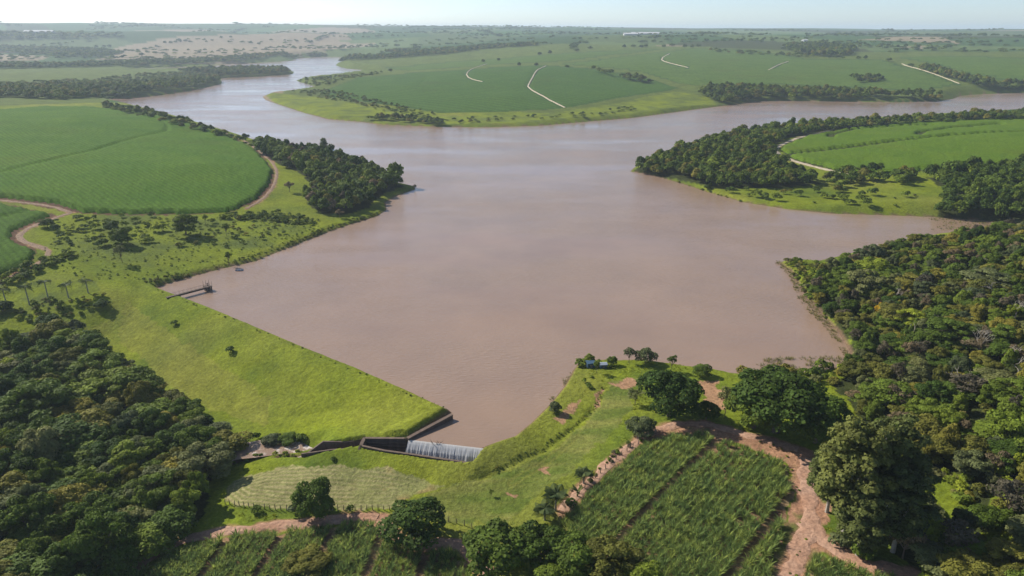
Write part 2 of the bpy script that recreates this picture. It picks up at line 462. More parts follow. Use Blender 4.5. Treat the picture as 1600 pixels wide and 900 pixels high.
ROUGH_POLY = gxy([(50, 345), (120, 335), (420, 332), (500, 350), (470, 372), (380, 395), (300, 410), (220, 420), (140, 400), (70, 390)])
PALM_POLY = gxy([(-100, 470), (0, 455), (60, 440), (150, 440), (170, 470), (168, 500), (120, 520), (0, 530), (-100, 530)])
MARSH_POLY = gxy([(1430, 338), (1480, 336), (1600, 345), (1600, 362), (1500, 366), (1450, 360), (1470, 350), (1430, 345)])
TAN = [gxy(p) for p in ([(150, 93), (225, 76), (330, 71), (470, 64), (590, 66), (560, 74), (470, 84), (400, 90), (300, 92)], [(1340, 62), (1420, 57), (1470, 58), (1500, 68), (1440, 66)], [(-100, 92), (0, 84), (80, 88), (60, 94), (0, 96)],
       [(1400, 74), (1450, 71), (1440, 76)])]
GREEN = [gxy(p) for p in ([(440, 160), (450, 128), (500, 118), (520, 100), (640, 84), (760, 72), (1000, 72), (1700, 80), (1700, 145), (1500, 160), (1100, 170), (900, 180)], [(-300, 160), (0, 165), (150, 160), (350, 130), (460, 116), (450, 104), (200, 100), (-300, 112)])]
SHORE_FAR = gxy([(412, 150), (500, 152), (600, 172), (690, 182), (780, 180), (860, 178), (980, 158), (1050, 143), (1110, 150), (1120, 165), (1000, 184), (850, 198), (600, 197), (500, 186), (430, 163)])

holes = [gxy(p) for p in ([(-30, 850), (20, 845), (48, 870), (40, 895), (-30, 900)], [(1480, 665), (1530, 655), (1560, 672), (1520, 685)], [(1555, 672), (1640, 668), (1640, 705), (1580, 695)],
         [(1430, 735), (1500, 740), (1530, 790), (1500, 820), (1440, 800)], [(1520, 830), (1600, 820), (1600, 880), (1540, 880)], [(1545, 770), (1575, 765), (1560, 810)])]

def land_colour(x, y, z):
    r = np.hypot(x, y)
    n1 = fbm(x / 14, y / 14, 21)[:, None]; n2 = fbm(x / 3.2, y / 3.2, 31)[:, None]; n3 = fbm(x / 60, y / 60, 41)[:, None]
    wx = x + 2.4 * (vnoise(x / 4, y / 4, 51) - .5) + 1.2 * (vnoise(x / 1.3, y / 1.3, 53) - .5)
    wy = y + 2.4 * (vnoise(x / 4, y / 4, 52) - .5) + 1.2 * (vnoise(x / 1.3, y / 1.3, 54) - .5)
    # open grass
    c = C_MID + (C_BRIGHT - C_MID) * np.clip(n1 * 0.8 + 1.5 * fbm(x / 24, y / 24, 43)[:, None] - 0.5 + (n2 - .5) * 0.6, 0, 1.15)
    c = c + (C_DRY - c) * np.clip((n3 - 0.52) * 2.2, 0, 0.45)
    # patchwork of fields in the far country
    far = r > 1050
    if far.any():
        k = np.random.default_rng(5)
        S = np.stack([k.uniform(-7000, 7000, 420), np.geomspace(900, 15000, 420) * k.uniform(.8, 1.2, 420)], 1)
        pal = np.array([C_CROP, C_CROP * 0.8, C_CROPL, C_CROP * 1.3, C_TAN * 0.75, C_CROPL * 0.8, C_FLOOR * 1.4, C_CROP])
        pick = k.integers(0, 8, 420)
        xf = x[far] + 60 * fbm(x[far] / 200, y[far] / 200, 61); yf = (y[far] + 60 * fbm(x[far] / 200, y[far] / 200, 62))
        best = np.full(xf.shape, 1e18); bi = np.zeros(xf.shape, int)
        for q in range(420):
            s = max(S[q, 1], 900)
            d = ((xf - S[q, 0]) / s) ** 2 + ((yf - S[q, 1]) * 0.62 / s) ** 2
            m = d < best
            best[m] = d[m]; bi[m] = q
        c[far] = pal[pick[bi]] * (0.85 + 0.3 * n1[far])
    def paint(poly, col, amt=1.0, warp=True):
        m = inside(wx if warp else x, wy if warp else y, poly)
        c[m] = c[m] * (1 - amt) + col[m] * amt if col.ndim == 2 else c[m] * (1 - amt) + col * amt
    grassy = c.copy()
    for t in GREEN: paint(t, C_ROUGH * (0.8 + 0.5 * n1))
    paint(SHORE_FAR, (C_ROUGH + (C_BRIGHT - C_ROUGH) * np.clip(n1 * 2 - .4, 0, 1)) * 1.05)
    for t in TAN: paint(t, C_TAN * 0.8 * (0.85 + 0.3 * n1))
    paint(ROUGH_POLY, C_ROUGH + (C_BRIGHT - C_ROUGH) * np.clip(n1 * 2.2 - .5 + (n2 - .5), 0, 1))
    paint(PALM_POLY, C_ROUGH + (C_BRIGHT - C_ROUGH) * np.clip(n1 * 2.0 - .3 + (n2 - .5), 0, 1))
    paint(DRY_POLY, C_DRY * (0.75 + 0.35 * n2), 0.42)
    # stubble plot with its curved windrows
    m = inside(wx, wy, STUB_POLY)
    if m.any():
        cx, cy_ = STUB_POLY[:, 0].mean(), STUB_POLY[:, 1].mean()
        d = seg_dist(x[m], y[m], STUB_POLY, True) + 0.5 * vnoise(x[m] / 3, y[m] / 3, 71)
        strip = np.clip(0.5 + 0.9 * np.sin(d * 2 * np.pi / 1.25), 0, 1) * np.clip(1.6 - (x[m] - STUB_POLY[:, 0].min()) / 38 + (fbm(x[m] / 6, y[m] / 6, 72) - .5) * 1.4, 0.12, 1)
        c[m] = (C_MOWN * 0.62 + C_STUB * 0.42) * (1 - strip[:, None]) + C_STUB * 1.0 * strip[:, None]
        warm = np.clip((fbm(x[m] / 5, y[m] / 5, 73) - 0.5) * 3 * smooth(-42, -30, x[m]), 0, 0.5)[:, None]
        c[m] = c[m] * (1 - warm) + np.array((0.34, 0.19, 0.08)) * warm
    m = inside(wx, wy, MOWN_POLY)
    ax = (seg_dist(x[m], y[m], TRACKLET))
    s2 = np.clip(fbm(x[m] / 9, y[m] / 2.5, 75) * 1.5 - .4, 0, 1)[:, None]
    c[m] = C_MOWN + (np.array((0.22, 0.20, 0.055)) - C_MOWN) * s2 * 0.75
    tl = np.exp(-((np.abs(ax - 0.0) - 0.9) / 0.35) ** 2)[:, None] * 0.4
    c[m] = c[m] * (1 - tl) + C_DRY * tl
    for t in SCRAPE: paint(t, C_PINK * (0.85 + 0.35 * n2), 0.85)
    for t in (CANE_POLY_L, CANE_POLY_R, CANE_POLY_B): paint(t, C_SOIL * (1.1 + 0.7 * n1) + (C_STUB - C_SOIL) * np.clip(n2 - .4, 0, .4))
    wd0 = np.clip((fbm(x / 4.5, y / 4.5, 47)[:, None] - .54) * 5, 0, .85)
    paint(BARE_POLY, (C_PINK * (0.72 + 0.5 * n1) * (0.75 + .5 * n2)) * (1 - wd0) + C_ROUGH * 1.1 * wd0, 0.94)
    paint(MARSH_POLY, C_MARSH * (0.8 + 0.5 * n2))
    for k_, p in FIELD_W.items(): paint(p, (C_FLOOR * 1.2 if k_ == 'point' else C_SOIL * 0.6) if not k_.startswith('far') else C_CROP * 0.9, 1.0)
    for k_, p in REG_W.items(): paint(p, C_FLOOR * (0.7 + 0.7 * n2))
    for t in holes: paint(t, grassy * 0.9)
    # bare strips along the tracks
    for k_, (p, w_, pale) in TRACK_W.items():
        lo = p.min(0) - 20; hi = p.max(0) + 20
        m = (x > lo[0]) & (x < hi[0]) & (y > lo[1]) & (y < hi[1])
        if not m.any() or np.hypot(*p.mean(0)) > 650: continue
        d = seg_dist(x[m], y[m], p) + 1.6 * (vnoise(x[m] / 1.7, y[m] / 1.7, 81) - .5) + 1.4 * (vnoise(x[m] / 6, y[m] / 6, 82) - .5)
        a = (smooth(w_ * 0.5 + np.where(np.hypot(x[m], y[m]) < 240, 1.1, 0.4), w_ * 0.5 - 0.2, d) * 0.9)[:, None]
        c[m] = c[m] * (1 - a) + (C_PALE if pale else C_PINK * 0.9) * (0.8 + 0.4 * n2[m]) * a
    # wet rim of the lake and the stream bed
    D = np.full(x.shape, 1e4); nr = r < 2600
    D[nr] = seg_dist(x[nr], y[nr], LAKE, True)
    a = (smooth(1.6, 0.3, np.where(z < 0.9, D, 99)) * (r < 1500))[:, None]
    c = c * (1 - a) + C_MUD * a
    nb = (r < 230) & (x < 30) & (x > -110)
    a = np.zeros(x.shape); a[nb] = inside(x[nb], y[nb], STREAM) | inside(x[nb], y[nb], CHANNEL)
    c = c * (1 - a[:, None]) + C_MUD * 0.8 * a[:, None]
    return np.clip(c, 0.008, 0.8)

# ------------------------------------------------------------------ ground sheet
rad = np.concatenate([np.geomspace(62, 300, 420)[:-1], np.geomspace(300, 1300, 210)[:-1], np.geomspace(1300, 20000, 130)])
ang = np.linspace(R(-54), R(54), 720)
RR, AA = np.meshgrid(rad, ang, indexing='ij')
GX = (RR * np.sin(AA)).ravel(); GY = (RR * np.cos(AA)).ravel()
GZ = land(GX, GY)
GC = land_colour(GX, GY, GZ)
NR, NA = RR.shape
grass_amt = smooth(0.10, 0.2, GC[:, 1]) * (GX ** 2 + GY ** 2 < 420 ** 2)
micro = 0.26 * (fbm(GX / 1.5, GY / 1.5, 91, 2) - .5) * grass_amt + 0.22 * (fbm(GX / 7, GY / 7, 95, 2) - .5) * grass_amt
mw = inside(GX, GY, MOWN_POLY) | inside(GX, GY, STUB_POLY)
micro *= np.where(mw, 0.3, 1.0) * (np.hypot(GX, GY) < 420)
Ddt = seg_dist(GX, GY, DITCH)
micro -= 0.32 * np.exp(-(Ddt / 0.7) ** 2) - 0.1 * np.exp(-((Ddt - 2.2) / 1.2) ** 2)
micro = np.where(seg_dist(GX, GY, LAKE, True) < 1.2, 0, micro)
idx = np.arange(NR * NA).reshape(NR, NA)
GF = np.stack([idx[:-1, :-1], idx[:-1, 1:], idx[1:, 1:], idx[1:, :-1]], -1).reshape(-1, 4)[:, ::-1]

m_ground, n, b, out = new_mat('ground_cover')
at = node(n, 'ShaderNodeAttribute', attribute_name='cover')
tc = node(n, 'ShaderNodeTexCoord')
na = noise(n, 0.9, 4, 0.65, tc.outputs['Object']); nb_ = noise(n, 0.12, 3, 0.6, tc.outputs['Object']); nc = noise(n, 3.2, 2, 0.6, tc.outputs['Object'])
f1 = ramp(n, na.outputs[0], 0.25, 0.75, 0.62, 1.36); f2 = ramp(n, nb_.outputs[0], 0.3, 0.7, 0.85, 1.15); f3 = ramp(n, nc.outputs[0], 0.3, 0.7, 0.8, 1.2)
c_ = mul_color(n, mul_color(n, mul_color(n, at.outputs['Color'], f1), f2), f3)
n.links.new(c_, b.inputs['Base Color'])
b.inputs['Roughness'].default_value = 0.95; b.inputs['Specular IOR Level'].default_value = 0.05
add_bump(n, b, na.outputs[0], 0.8, 0.5)
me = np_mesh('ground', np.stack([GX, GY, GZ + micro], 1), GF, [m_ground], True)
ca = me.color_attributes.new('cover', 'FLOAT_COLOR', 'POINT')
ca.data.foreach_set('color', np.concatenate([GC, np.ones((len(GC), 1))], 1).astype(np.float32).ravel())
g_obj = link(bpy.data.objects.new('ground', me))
tag(g_obj, 'grassy ground, banks and rolling farmland around the lake', 'ground', kind='structure')
GZ = GZ + micro

# ------------------------------------------------------------------ lake water
m_water, n, b, out = new_mat('muddy_water')
tc = node(n, 'ShaderNodeTexCoord')
mp = node(n, 'ShaderNodeMapping'); mp.inputs['Rotation'].default_value = (0, 0, R(12)); mp.inputs['Scale'].default_value = (0.35, 1.0, 1)
n.links.new(tc.outputs['Object'], mp.inputs[0])
nw = noise(n, 1.3, 3, 0.6, mp.outputs[0]); nw2 = noise(n, 0.025, 3, 0.6, tc.outputs['Object']); nw3 = noise(n, 0.014, 4, 0.6, mp.outputs[0])
b.inputs['Base Color'].default_value = (0.30, 0.19, 0.125, 1)
n.links.new(mix_color(n, ramp(n, nw2.outputs[0], 0.3, 0.7, 0, 1), (0.300, 0.202, 0.136), (0.25, 0.170, 0.120)), b.inputs['Base Color'])
b.inputs['IOR'].default_value = 1.33; b.inputs['Specular IOR Level'].default_value = 0.5
n.links.new(ramp(n, nw3.outputs[0], 0.35, 0.65, 0.05, 0.22), b.inputs['Roughness'])
bp = add_bump(n, b, nw.outputs[0], 0.6, 0.30)
n.links.new(ramp(n, nw3.outputs[0], 0.38, 0.62, 0.25, 1.0), bp.inputs['Strength'])
def ring_out(P, keep, d):
    P = np.asarray(P); n_ = len(P)
    area = 0.5 * np.sum(P[:, 0] * np.roll(P[:, 1], -1) - np.roll(P[:, 0], -1) * P[:, 1])
    s = 1 if area > 0 else -1
    t = np.roll(P, -1, 0) - np.roll(P, 1, 0)
    t /= np.linalg.norm(t, axis=1)[:, None] + 1e-9
    nrm = np.stack([t[:, 1], -t[:, 0]], 1) * s
    Q = P + nrm * d
    for k in keep: Q[k] = P[k]
    return Q
from mathutils.geometry import tessellate_polygon
def flat_poly(name, P, z, mat):
    tri = tessellate_polygon([[Vector((p[0], p[1], 0)) for p in P]])
    V = [(p[0], p[1], z) for p in P]
    F = []
    for t in tri:
        a, b_, c = (P[i] for i in t)
        F.append(t if (b_[0] - a[0]) * (c[1] - a[1]) - (b_[1] - a[1]) * (c[0] - a[0]) > 0 else t[::-1])
    return mesh_obj(name, V, F, mat)
nL = len(LAKE)
WATER_RING = ring_out(LAKE, (0, 1, 2, nL - 1, nL - 2), 0.8)
lake = flat_poly('lake_water', WATER_RING, 0.0, m_water)
tag(lake, 'wide brown muddy lake held back by the grass dam', 'lake', kind='structure')
stream = flat_poly('stream_water', ring_out(STREAM, (), 0.8), -5.75, None)

# ------------------------------------------------------------------ tall crop sheets
def crop_mat(name, c0, c1, fine=0.8):
    m, n, b, out = new_mat(name)
    tc = node(n, 'ShaderNodeTexCoord')
    a = noise(n, fine, 4, 0.7, tc.outputs['Object']); q = noise(n, 0.03, 4, 0.6, tc.outputs['Object']); p = noise(n, 0.011, 5, 0.62, tc.outputs['Object'])
    wv = node(n, 'ShaderNodeTexWave', wave_type='BANDS', bands_direction='DIAGONAL'); wv.inputs['Scale'].default_value = 0.15 if fine > .5 else 0.03
    wv.inputs['Distortion'].default_value = 14; wv.inputs['Detail'].default_value = 2; wv.inputs['Detail Scale'].default_value = 0.05
    n.links.new(tc.outputs['Object'], wv.inputs[0])
    col = mix_color(n, ramp(n, q.outputs[0], 0.3, 0.7, 0, 1), c0, c1)
    col = mix_color(n, ramp(n, p.outputs[0], 0.56, 0.74, 0, .7), col, (c0[0] * 1.25, c0[1] * .82, c0[2] * 1.1))
    col = mul_color(n, col, ramp(n, wv.outputs['Fac'], 0, 1, 0.86, 1.08))
    n.links.new(mul_color(n, col, ramp(n, a.outputs[0], 0.25, 0.75, 0.55, 1.4)), b.inputs['Base Color'])
    b.inputs['Roughness'].default_value = 0.9; b.inputs['Specular IOR Level'].default_value = 0.04
    add_bump(n, b, a.outputs[0], 0.9, 0.7)
    return m
M_CROP = {'near': crop_mat('cane_canopy', (0.056, 0.122, 0.008), (0.082, 0.150, 0.011)), 'low': crop_mat('cane_canopy_lower', (0.046, 0.098, 0.010), (0.068, 0.126, 0.012)),
          'point': crop_mat('cane_canopy_point', (0.076, 0.136, 0.010), (0.100, 0.158, 0.013)),
          'far': crop_mat('soy_canopy', (0.047, 0.098, 0.014), (0.060, 0.114, 0.017), 0.3), 'light': crop_mat('soy_canopy_light', (0.064, 0.112, 0.018), (0.092, 0.142, 0.026), 0.2)}
def crop(key, name, mat, h, label):
    P = FIELD_W[key]
    wx = GX + 3 * (vnoise(GX / 9, GY / 9, 33) - .5); wy = GY + 3 * (vnoise(GX / 9, GY / 9, 34) - .5)
    m = inside(wx, wy, P)
    r_ = np.hypot(GX, GY)
    for t, (p, w_, pale) in TRACK_W.items():
        q = np.where(m)[0]
        if len(q) == 0: continue
        d = seg_dist(GX[q], GY[q], p)
        m[q[d < w_ * 0.5 + (1.5 if w_ > 2.9 or np.hypot(*p.mean(0)) < 700 else 0.2)]] = False
    if key == 'point':
        for l in LANES_W[key]:
            q = np.where(m)[0]; m[q[seg_dist(GX[q], GY[q], l) < 1.5]] = False
    M = m.reshape(NR, NA)
    fm = M[:-1, :-1] & M[:-1, 1:] & M[1:, 1:] & M[1:, :-1]
    F = GF.reshape(NR - 1, NA - 1, 4)[fm]
    if len(F) == 0: return
    cnt = np.zeros(NR * NA, int); np.add.at(cnt, F.ravel(), 1)
    inner = cnt == 4
    ids = np.where(cnt > 0)[0]
    new = -np.ones(NR * NA, int); new[ids] = np.arange(len(ids))
    x, y = GX[ids], GY[ids]
    hh = h * (0.78 + 0.5 * (fbm(x / 1.6, y / 1.6, 44, 2) - .5) + 0.35 * (fbm(x / 22, y / 22, 45, 2)))
    far_ = np.hypot(*P.mean(0)) > 700
    for l in LANES_W.get(key, []):
        hh = hh * (0.06 + 0.94 * smooth(1.0 if far_ else (1.4 if key == 'point' else 0.5), 4.5 if far_ else (3.6 if key == 'point' else 2.0), seg_dist(x, y, l)))
    Z = GZ[ids] + np.where(inner[ids], hh, 0.03)
    me = np_mesh(name, np.stack([x, y, Z], 1), new[F], [mat], False)
    o = link(bpy.data.objects.new(name, me))
    return tag(o, label, 'crop', kind='stuff')
crop('left', 'sugarcane_crop', M_CROP['near'], 2.0, 'large field of tall green sugarcane on the hill beside the lake')
crop('left_lower', 'sugarcane_crop', M_CROP['low'], 1.7, 'darker sugarcane field below the curving dirt track')
crop('point', 'sugarcane_crop', M_CROP['point'], 2.1, 'rounded sugarcane field behind the wooded point')
crop('far_main', 'soybean_crop', M_CROP['far'], 0.6, 'dark green crop on the peninsula across the water')
crop('far_right', 'soybean_crop', M_CROP['light'], 0.6, 'paler green crop rising beyond the far hedgerow')
crop('far_behind', 'soybean_crop', M_CROP['light'], 0.6, 'light green strip of crop behind the peninsula field')
crop('far_east', 'soybean_crop', M_CROP['light'], 0.6, 'light green crop beyond the diagonal hedgerow')

# ------------------------------------------------------------------ dirt tracks
def dirt_mat(name, c0, c1):
    m, n, b, out = new_mat(name)
    tc = node(n, 'ShaderNodeTexCoord')
    a = noise(n, 1.1, 5, 0.65, tc.outputs['Object']); q = noise(n, 0.15, 3, 0.6, tc.outputs['Object'])
    col = mix_color(n, ramp(n, q.outputs[0], 0.3, 0.7, 0, 1), c0, c1)
    n.links.new(mul_color(n, col, ramp(n, a.outputs[0], 0.25, 0.75, 0.52, 1.4)), b.inputs['Base Color'])
    add_bump(n, b, a.outputs[0], 0.9, 0.4)
    return m
M_DIRT = dirt_mat('red_dirt', (0.34, 0.185, 0.112), (0.41, 0.255, 0.172)); M_BROWN = dirt_mat('brown_dirt', (0.22, 0.145, 0.09), (0.29, 0.19, 0.12)); M_PALE = dirt_mat('pale_dirt', (0.50, 0.43, 0.31), (0.42, 0.34, 0.23))
TRACK_LABEL = {'field_edge': 'dirt lane along the foot of the large hill field', 'field_bend': 'winding dirt track curving past the lower cane field',
 'lake_edge': 'dirt track round the lake side of the large cane field', 'point_edge': 'pale dirt track round the tip of the rounded cane field',
 'far_bend': 'pale kinked dirt track crossing the peninsula crop', 'far_loop': 'thin pale looping track high in the peninsula crop', 'far_zig': 'pale zigzag dirt track on the distant slope',
 'far_diag': 'short pale dirt track on the far slope above the woods', 'far_hedge': 'pale dirt track beside the diagonal far hedgerow', 'lower_edge': 'pinkish dirt track between fence and lower cane plot',
 'lower_bend': 'eroded dirt track passing under the round tree by the fence', 'cane_edge': 'reddish dirt strip along the head of the cane plot', 'cane_side': 'broad reddish dirt track beside the tall eucalyptus',
 'wood_fork': 'narrow dirt track forking off toward the wood'}
def resample(P, step):
    P = np.asarray(P, float)
    # smooth the corners once
    Q = [P[0]]
    for i in range(len(P) - 1):
        Q += [P[i] * .75 + P[i + 1] * .25, P[i] * .25 + P[i + 1] * .75]
    Q = np.array(Q + [P[-1]])
    s = np.concatenate([[0], np.cumsum(np.linalg.norm(np.diff(Q, axis=0), axis=1))])
    t = np.arange(0, s[-1], step)
    return np.stack([np.interp(t, s, Q[:, 0]), np.interp(t, s, Q[:, 1])], 1)
def ribbon(name, P, width, mat, lift, step, label, cat, seed=0):
    C = resample(P, step)
    t = np.gradient(C, axis=0); t /= np.linalg.norm(t, axis=1)[:, None]
    nr = np.stack([-t[:, 1], t[:, 0]], 1)
    K = 7
    wv = width * (0.6 + 0.45 * vnoise(np.arange(len(C)) * step / 1.6, np.zeros(len(C)), 27 + seed) + 0.45 * vnoise(np.arange(len(C)) * step / 5, np.zeros(len(C)), 7 + seed))
    wl = width * (0.25 * (vnoise(np.arange(len(C)) * step / 3, np.ones(len(C)), 17 + seed) - .5))
    V = []
    for j in range(K):
        o = (j / (K - 1) - .5)
        Q = C + nr * (o * wv + wl)[:, None]
        z = land(Q[:, 0], Q[:, 1]) + lift * (1 if 0 < j < K - 1 else 0.1)
        V.append(np.stack([Q[:, 0], Q[:, 1], z], 1))
    V = np.stack(V, 1).reshape(-1, 3)
    i = np.arange(len(C) * K).reshape(len(C), K)
    F = np.stack([i[:-1, :-1], i[1:, :-1], i[1:, 1:], i[:-1, 1:]], -1).reshape(-1, 4)[:, ::-1]
    me = np_mesh(name, V, F, [mat], True)
    return tag(link(bpy.data.objects.new(name, me)), label, cat, kind='structure')
for k, (p, w_, pale) in TRACK_W.items():
    far = np.hypot(*p.mean(0)) > 700
    ribbon('dirt_track', p, w_, M_PALE if pale else (M_BROWN if k in ('field_edge', 'field_bend', 'lake_edge') else M_DIRT), 0.75 if far else 0.16, 4.0 if far else 0.8, TRACK_LABEL[k], 'track', len(k))

# ------------------------------------------------------------------ foliage materials
def leaf_mat(name, col, var=0.35, hue=0.0, transl=0.3):
    m, n, b, out = new_mat(name)
    at = node(n, 'ShaderNodeAttribute', attribute_name='tone')
    oi = node(n, 'ShaderNodeObjectInfo')
    f = ramp(n, at.outputs['Fac'], 0, 1, 1 - var, 1 + var)
    g = ramp(n, oi.outputs['Random'], 0, 1, 0.72, 1.28)
    warm = mix_color(n, oi.outputs['Random'], col, (col[0] * (1.35 + hue), col[1] * (1.08 + hue * .3), col[2] * 0.85))
    c = mul_color(n, mul_color(n, warm, f), g)
    n.links.new(c, b.inputs['Base Color'])
    b.inputs['Roughness'].default_value = 0.7; b.inputs['Specular IOR Level'].default_value = 0.12
    tr = node(n, 'ShaderNodeBsdfTranslucent'); n.links.new(c, tr.inputs['Color'])
    mx = node(n, 'ShaderNodeMixShader'); mx.inputs[0].default_value = transl
    n.links.new(b.outputs[0], mx.inputs[1]); n.links.new(tr.outputs[0], mx.inputs[2]); n.links.new(mx.outputs[0], out.inputs[0])
    return m
LEAF = {'dark': leaf_mat('leaf_dark', (0.0733, 0.1235, 0.0168)), 'mid': leaf_mat('leaf_mid', (0.1071, 0.1668, 0.0215)), 'olive': leaf_mat('leaf_olive', (0.1482, 0.1600, 0.0303)),
        'grey': leaf_mat('leaf_grey', (0.1101, 0.1422, 0.0575)), 'lime': leaf_mat('leaf_lime', (0.1703, 0.2384, 0.0249)), 'brown': leaf_mat('leaf_brown', (0.125, 0.112, 0.072)),
        'yellow': leaf_mat('leaf_yellow', (0.4768, 0.3406, 0.0227)), 'deep': leaf_mat('leaf_deep', (0.0570, 0.1051, 0.0149)), 'cane': leaf_mat('leaf_cane', (0.19, 0.285, 0.08), 0.45, 0.1, 0.5),
        'gum': leaf_mat('leaf_gum', (0.085, 0.115, 0.034)), 'palm': leaf_mat('leaf_palm', (0.10, 0.155, 0.05)), 'banana': leaf_mat('leaf_banana', (0.1816, 0.2270, 0.0795)), 'tuft': leaf_mat('leaf_tuft', (0.1930, 0.2441, 0.0205), 0.3), 'reed': leaf_mat('leaf_reed', (0.1816, 0.1930, 0.0681), 0.4)}
def plain(name, col, rough=0.85, scale=3.0, amp=0.25, bump=0.3, bd=0.05, spec=0.2):
    m, n, b, out = new_mat(name)
    a = noise(n, scale, 4, 0.6)
    base = node(n, 'ShaderNodeRGB'); base.outputs[0].default_value = (*col, 1)
    n.links.new(mul_color(n, base.outputs[0], ramp(n, a.outputs[0], 0.25, 0.75, 1 - amp, 1 + amp)), b.inputs['Base Color'])
    b.inputs['Roughness'].default_value = rough; b.inputs['Specular IOR Level'].default_value = spec
    if bump: add_bump(n, b, a.outputs[0], bump, bd)
    return m
M_BARK = plain('bark', (0.16, 0.12, 0.085)); M_PALEBARK = plain('pale_bark', (0.36, 0.32, 0.26)); M_PALMBARK = plain('palm_bark', (0.26, 0.235, 0.20))

# ------------------------------------------------------------------ plant shapes
def tube(path, rads, k=6):
    V, F = [], []
    path = [Vector(p) for p in path]
    for i, p in enumerate(path):
        d = (path[min(i + 1, len(path) - 1)] - path[max(i - 1, 0)]).normalized()
        a = d.orthogonal().normalized(); c = d.cross(a)
        for j in range(k):
            t = 2 * math.pi * j / k
            V.append(p + (a * math.cos(t) + c * math.sin(t)) * rads[i])
    for i in range(len(path) - 1):
        for j in range(k):
            F.append((i * k + j, i * k + (j + 1) % k, (i + 1) * k + (j + 1) % k, (i + 1) * k + j))
    return [tuple(v) for v in V], F
def join(parts):
    V, F = [], []
    for v, f in parts:
        o = len(V); V += list(v); F += [tuple(i + o for i in q) for q in f]
    return V, F
def mesh_from(name, V, F, mats):
    me = bpy.data.meshes.new(name)
    me.from_pydata(V, [], F); me.update()
    for m in mats: me.materials.append(m)
    return me

def leaves(name, P, N, size, g, mat, aspect=1.0):
    """leaf sprays: one bent quad at each point"""
    n_ = len(P)
    Nn = N / (np.linalg.norm(N, axis=1)[:, None] + 1e-9)
    h = g.normal(size=(n_, 3)); a = np.cross(Nn, h); a /= np.linalg.norm(a, axis=1)[:, None] + 1e-9
    b = np.cross(Nn, a)
    s = size * g.uniform(0.6, 1.35, n_)[:, None]
    bend = Nn * s * g.uniform(-0.25, 0.25, n_)[:, None]
    V = np.stack([P - a * s * .5 * aspect - b * s * .35 + bend, P + a * s * .5 * aspect - b * s * .3 - bend, P + a * s * .3 * aspect + b * s * .5 + bend, P - a * s * .42 * aspect + b * s * .42 - bend], 1).reshape(-1, 3)
    F = np.arange(n_ * 4).reshape(-1, 4)
    me = np_mesh(name, V, F, [mat])
    at = me.attributes.new('tone', 'FLOAT', 'FACE')
    return me, at

def crown(name, seed, rx, ry, rz, cz, lobes, lobe_r, nleaf, size, mat, hollow=0.5, low=-0.35, tier=None):
    g = np.random.default_rng(seed)
    C, LR = [], []
    for i in range(lobes):
        if tier is None:
            u = g.normal(size=3); u /= np.linalg.norm(u)
            if u[2] < low: u[2] = -u[2] * 0.6
            rr = g.uniform(0.45, 0.9) if i > lobes * 0.25 else g.uniform(0.0, 0.4)
            C.append((u[0] * rx * rr * 0.85, u[1] * ry * rr * 0.85, cz + u[2] * rz * rr * 0.85))
        else:
            t = g.uniform(0, 2 * np.pi); q = math.sqrt(g.uniform(0, 1)) * 0.85
            C.append((math.cos(t) * rx * q, math.sin(t) * ry * q, cz + rz * (tier[i % len(tier)] * (1 - 0.55 * q) + g.uniform(-.1, .1))))
        LR.append(lobe_r * g.uniform(0.7, 1.3))
    C = np.array(C); LR = np.array(LR)
    li = g.choice(lobes, nleaf, p=LR ** 2 / (LR ** 2).sum())
    u = g.normal(size=(nleaf, 3)); u[:, 2] = np.where(u[:, 2] < -0.25, -u[:, 2], u[:, 2]); u /= np.linalg.norm(u, axis=1)[:, None]
    sq = np.array([1, 1, 0.8 if tier is None else 0.45])
    P = C[li] + u * sq * (LR[li] * g.uniform(0.72, 1.06, nleaf))[:, None]
    keep = np.ones(nleaf, bool)
    for j in range(lobes):
        d = np.linalg.norm((P - C[j]) / sq, axis=1)
        keep &= (d > LR[j] * 0.72) | (li == j)
    P = P[keep]; u = u[keep]; li = li[keep]
    N = u * 0.95 + g.normal(size=P.shape) * 0.42 + np.array([0, 0, 0.3])
    me, at = leaves(name, P, N, size, g, mat)
    lt = g.uniform(0.2, 0.8, lobes)
    at.data.foreach_set('value', np.clip(lt[li] + g.uniform(-.3, .3, len(P)), 0, 1).astype(np.float32))
    return me, C, LR

def trunk_mesh(name, seed, C, h0, r0, mat, nlimb=6, base_z=-0.6):
    g = random.Random(seed)
    fork = Vector((g.uniform(-.2, .2), g.uniform(-.2, .2), h0))
    parts = [tube([(0, 0, base_z), (0.03, 0, 0.2), tuple(fork * 0.55), tuple(fork)], [r0 * 1.5, r0 * 1.15, r0 * .95, r0 * .8], 7)]
    sel = sorted(range(len(C)), key=lambda i: g.random())[:nlimb]
    for i in sel:
        e = Vector(C[i]); m_ = fork.lerp(e, 0.5) + Vector((g.uniform(-.3, .3), g.uniform(-.3, .3), g.uniform(0, .5)))
        parts.append(tube([tuple(fork - Vector((0, 0, .15))), tuple(m_), tuple(e)], [r0 * .6, r0 * .38, r0 * .12], 5))
    V, F = join(parts)
    return mesh_from(name, V, F, [mat])

PROTO = {}     # kind -> list of (crown mesh, trunk mesh)
def add_proto(kind, seed, cr, h0, r0, bark=None, nlimb=6):
    me, C, LR = cr
    PROTO.setdefault(kind, []).append((me, trunk_mesh('trunk', seed, C, h0, r0, bark or M_BARK, nlimb)))
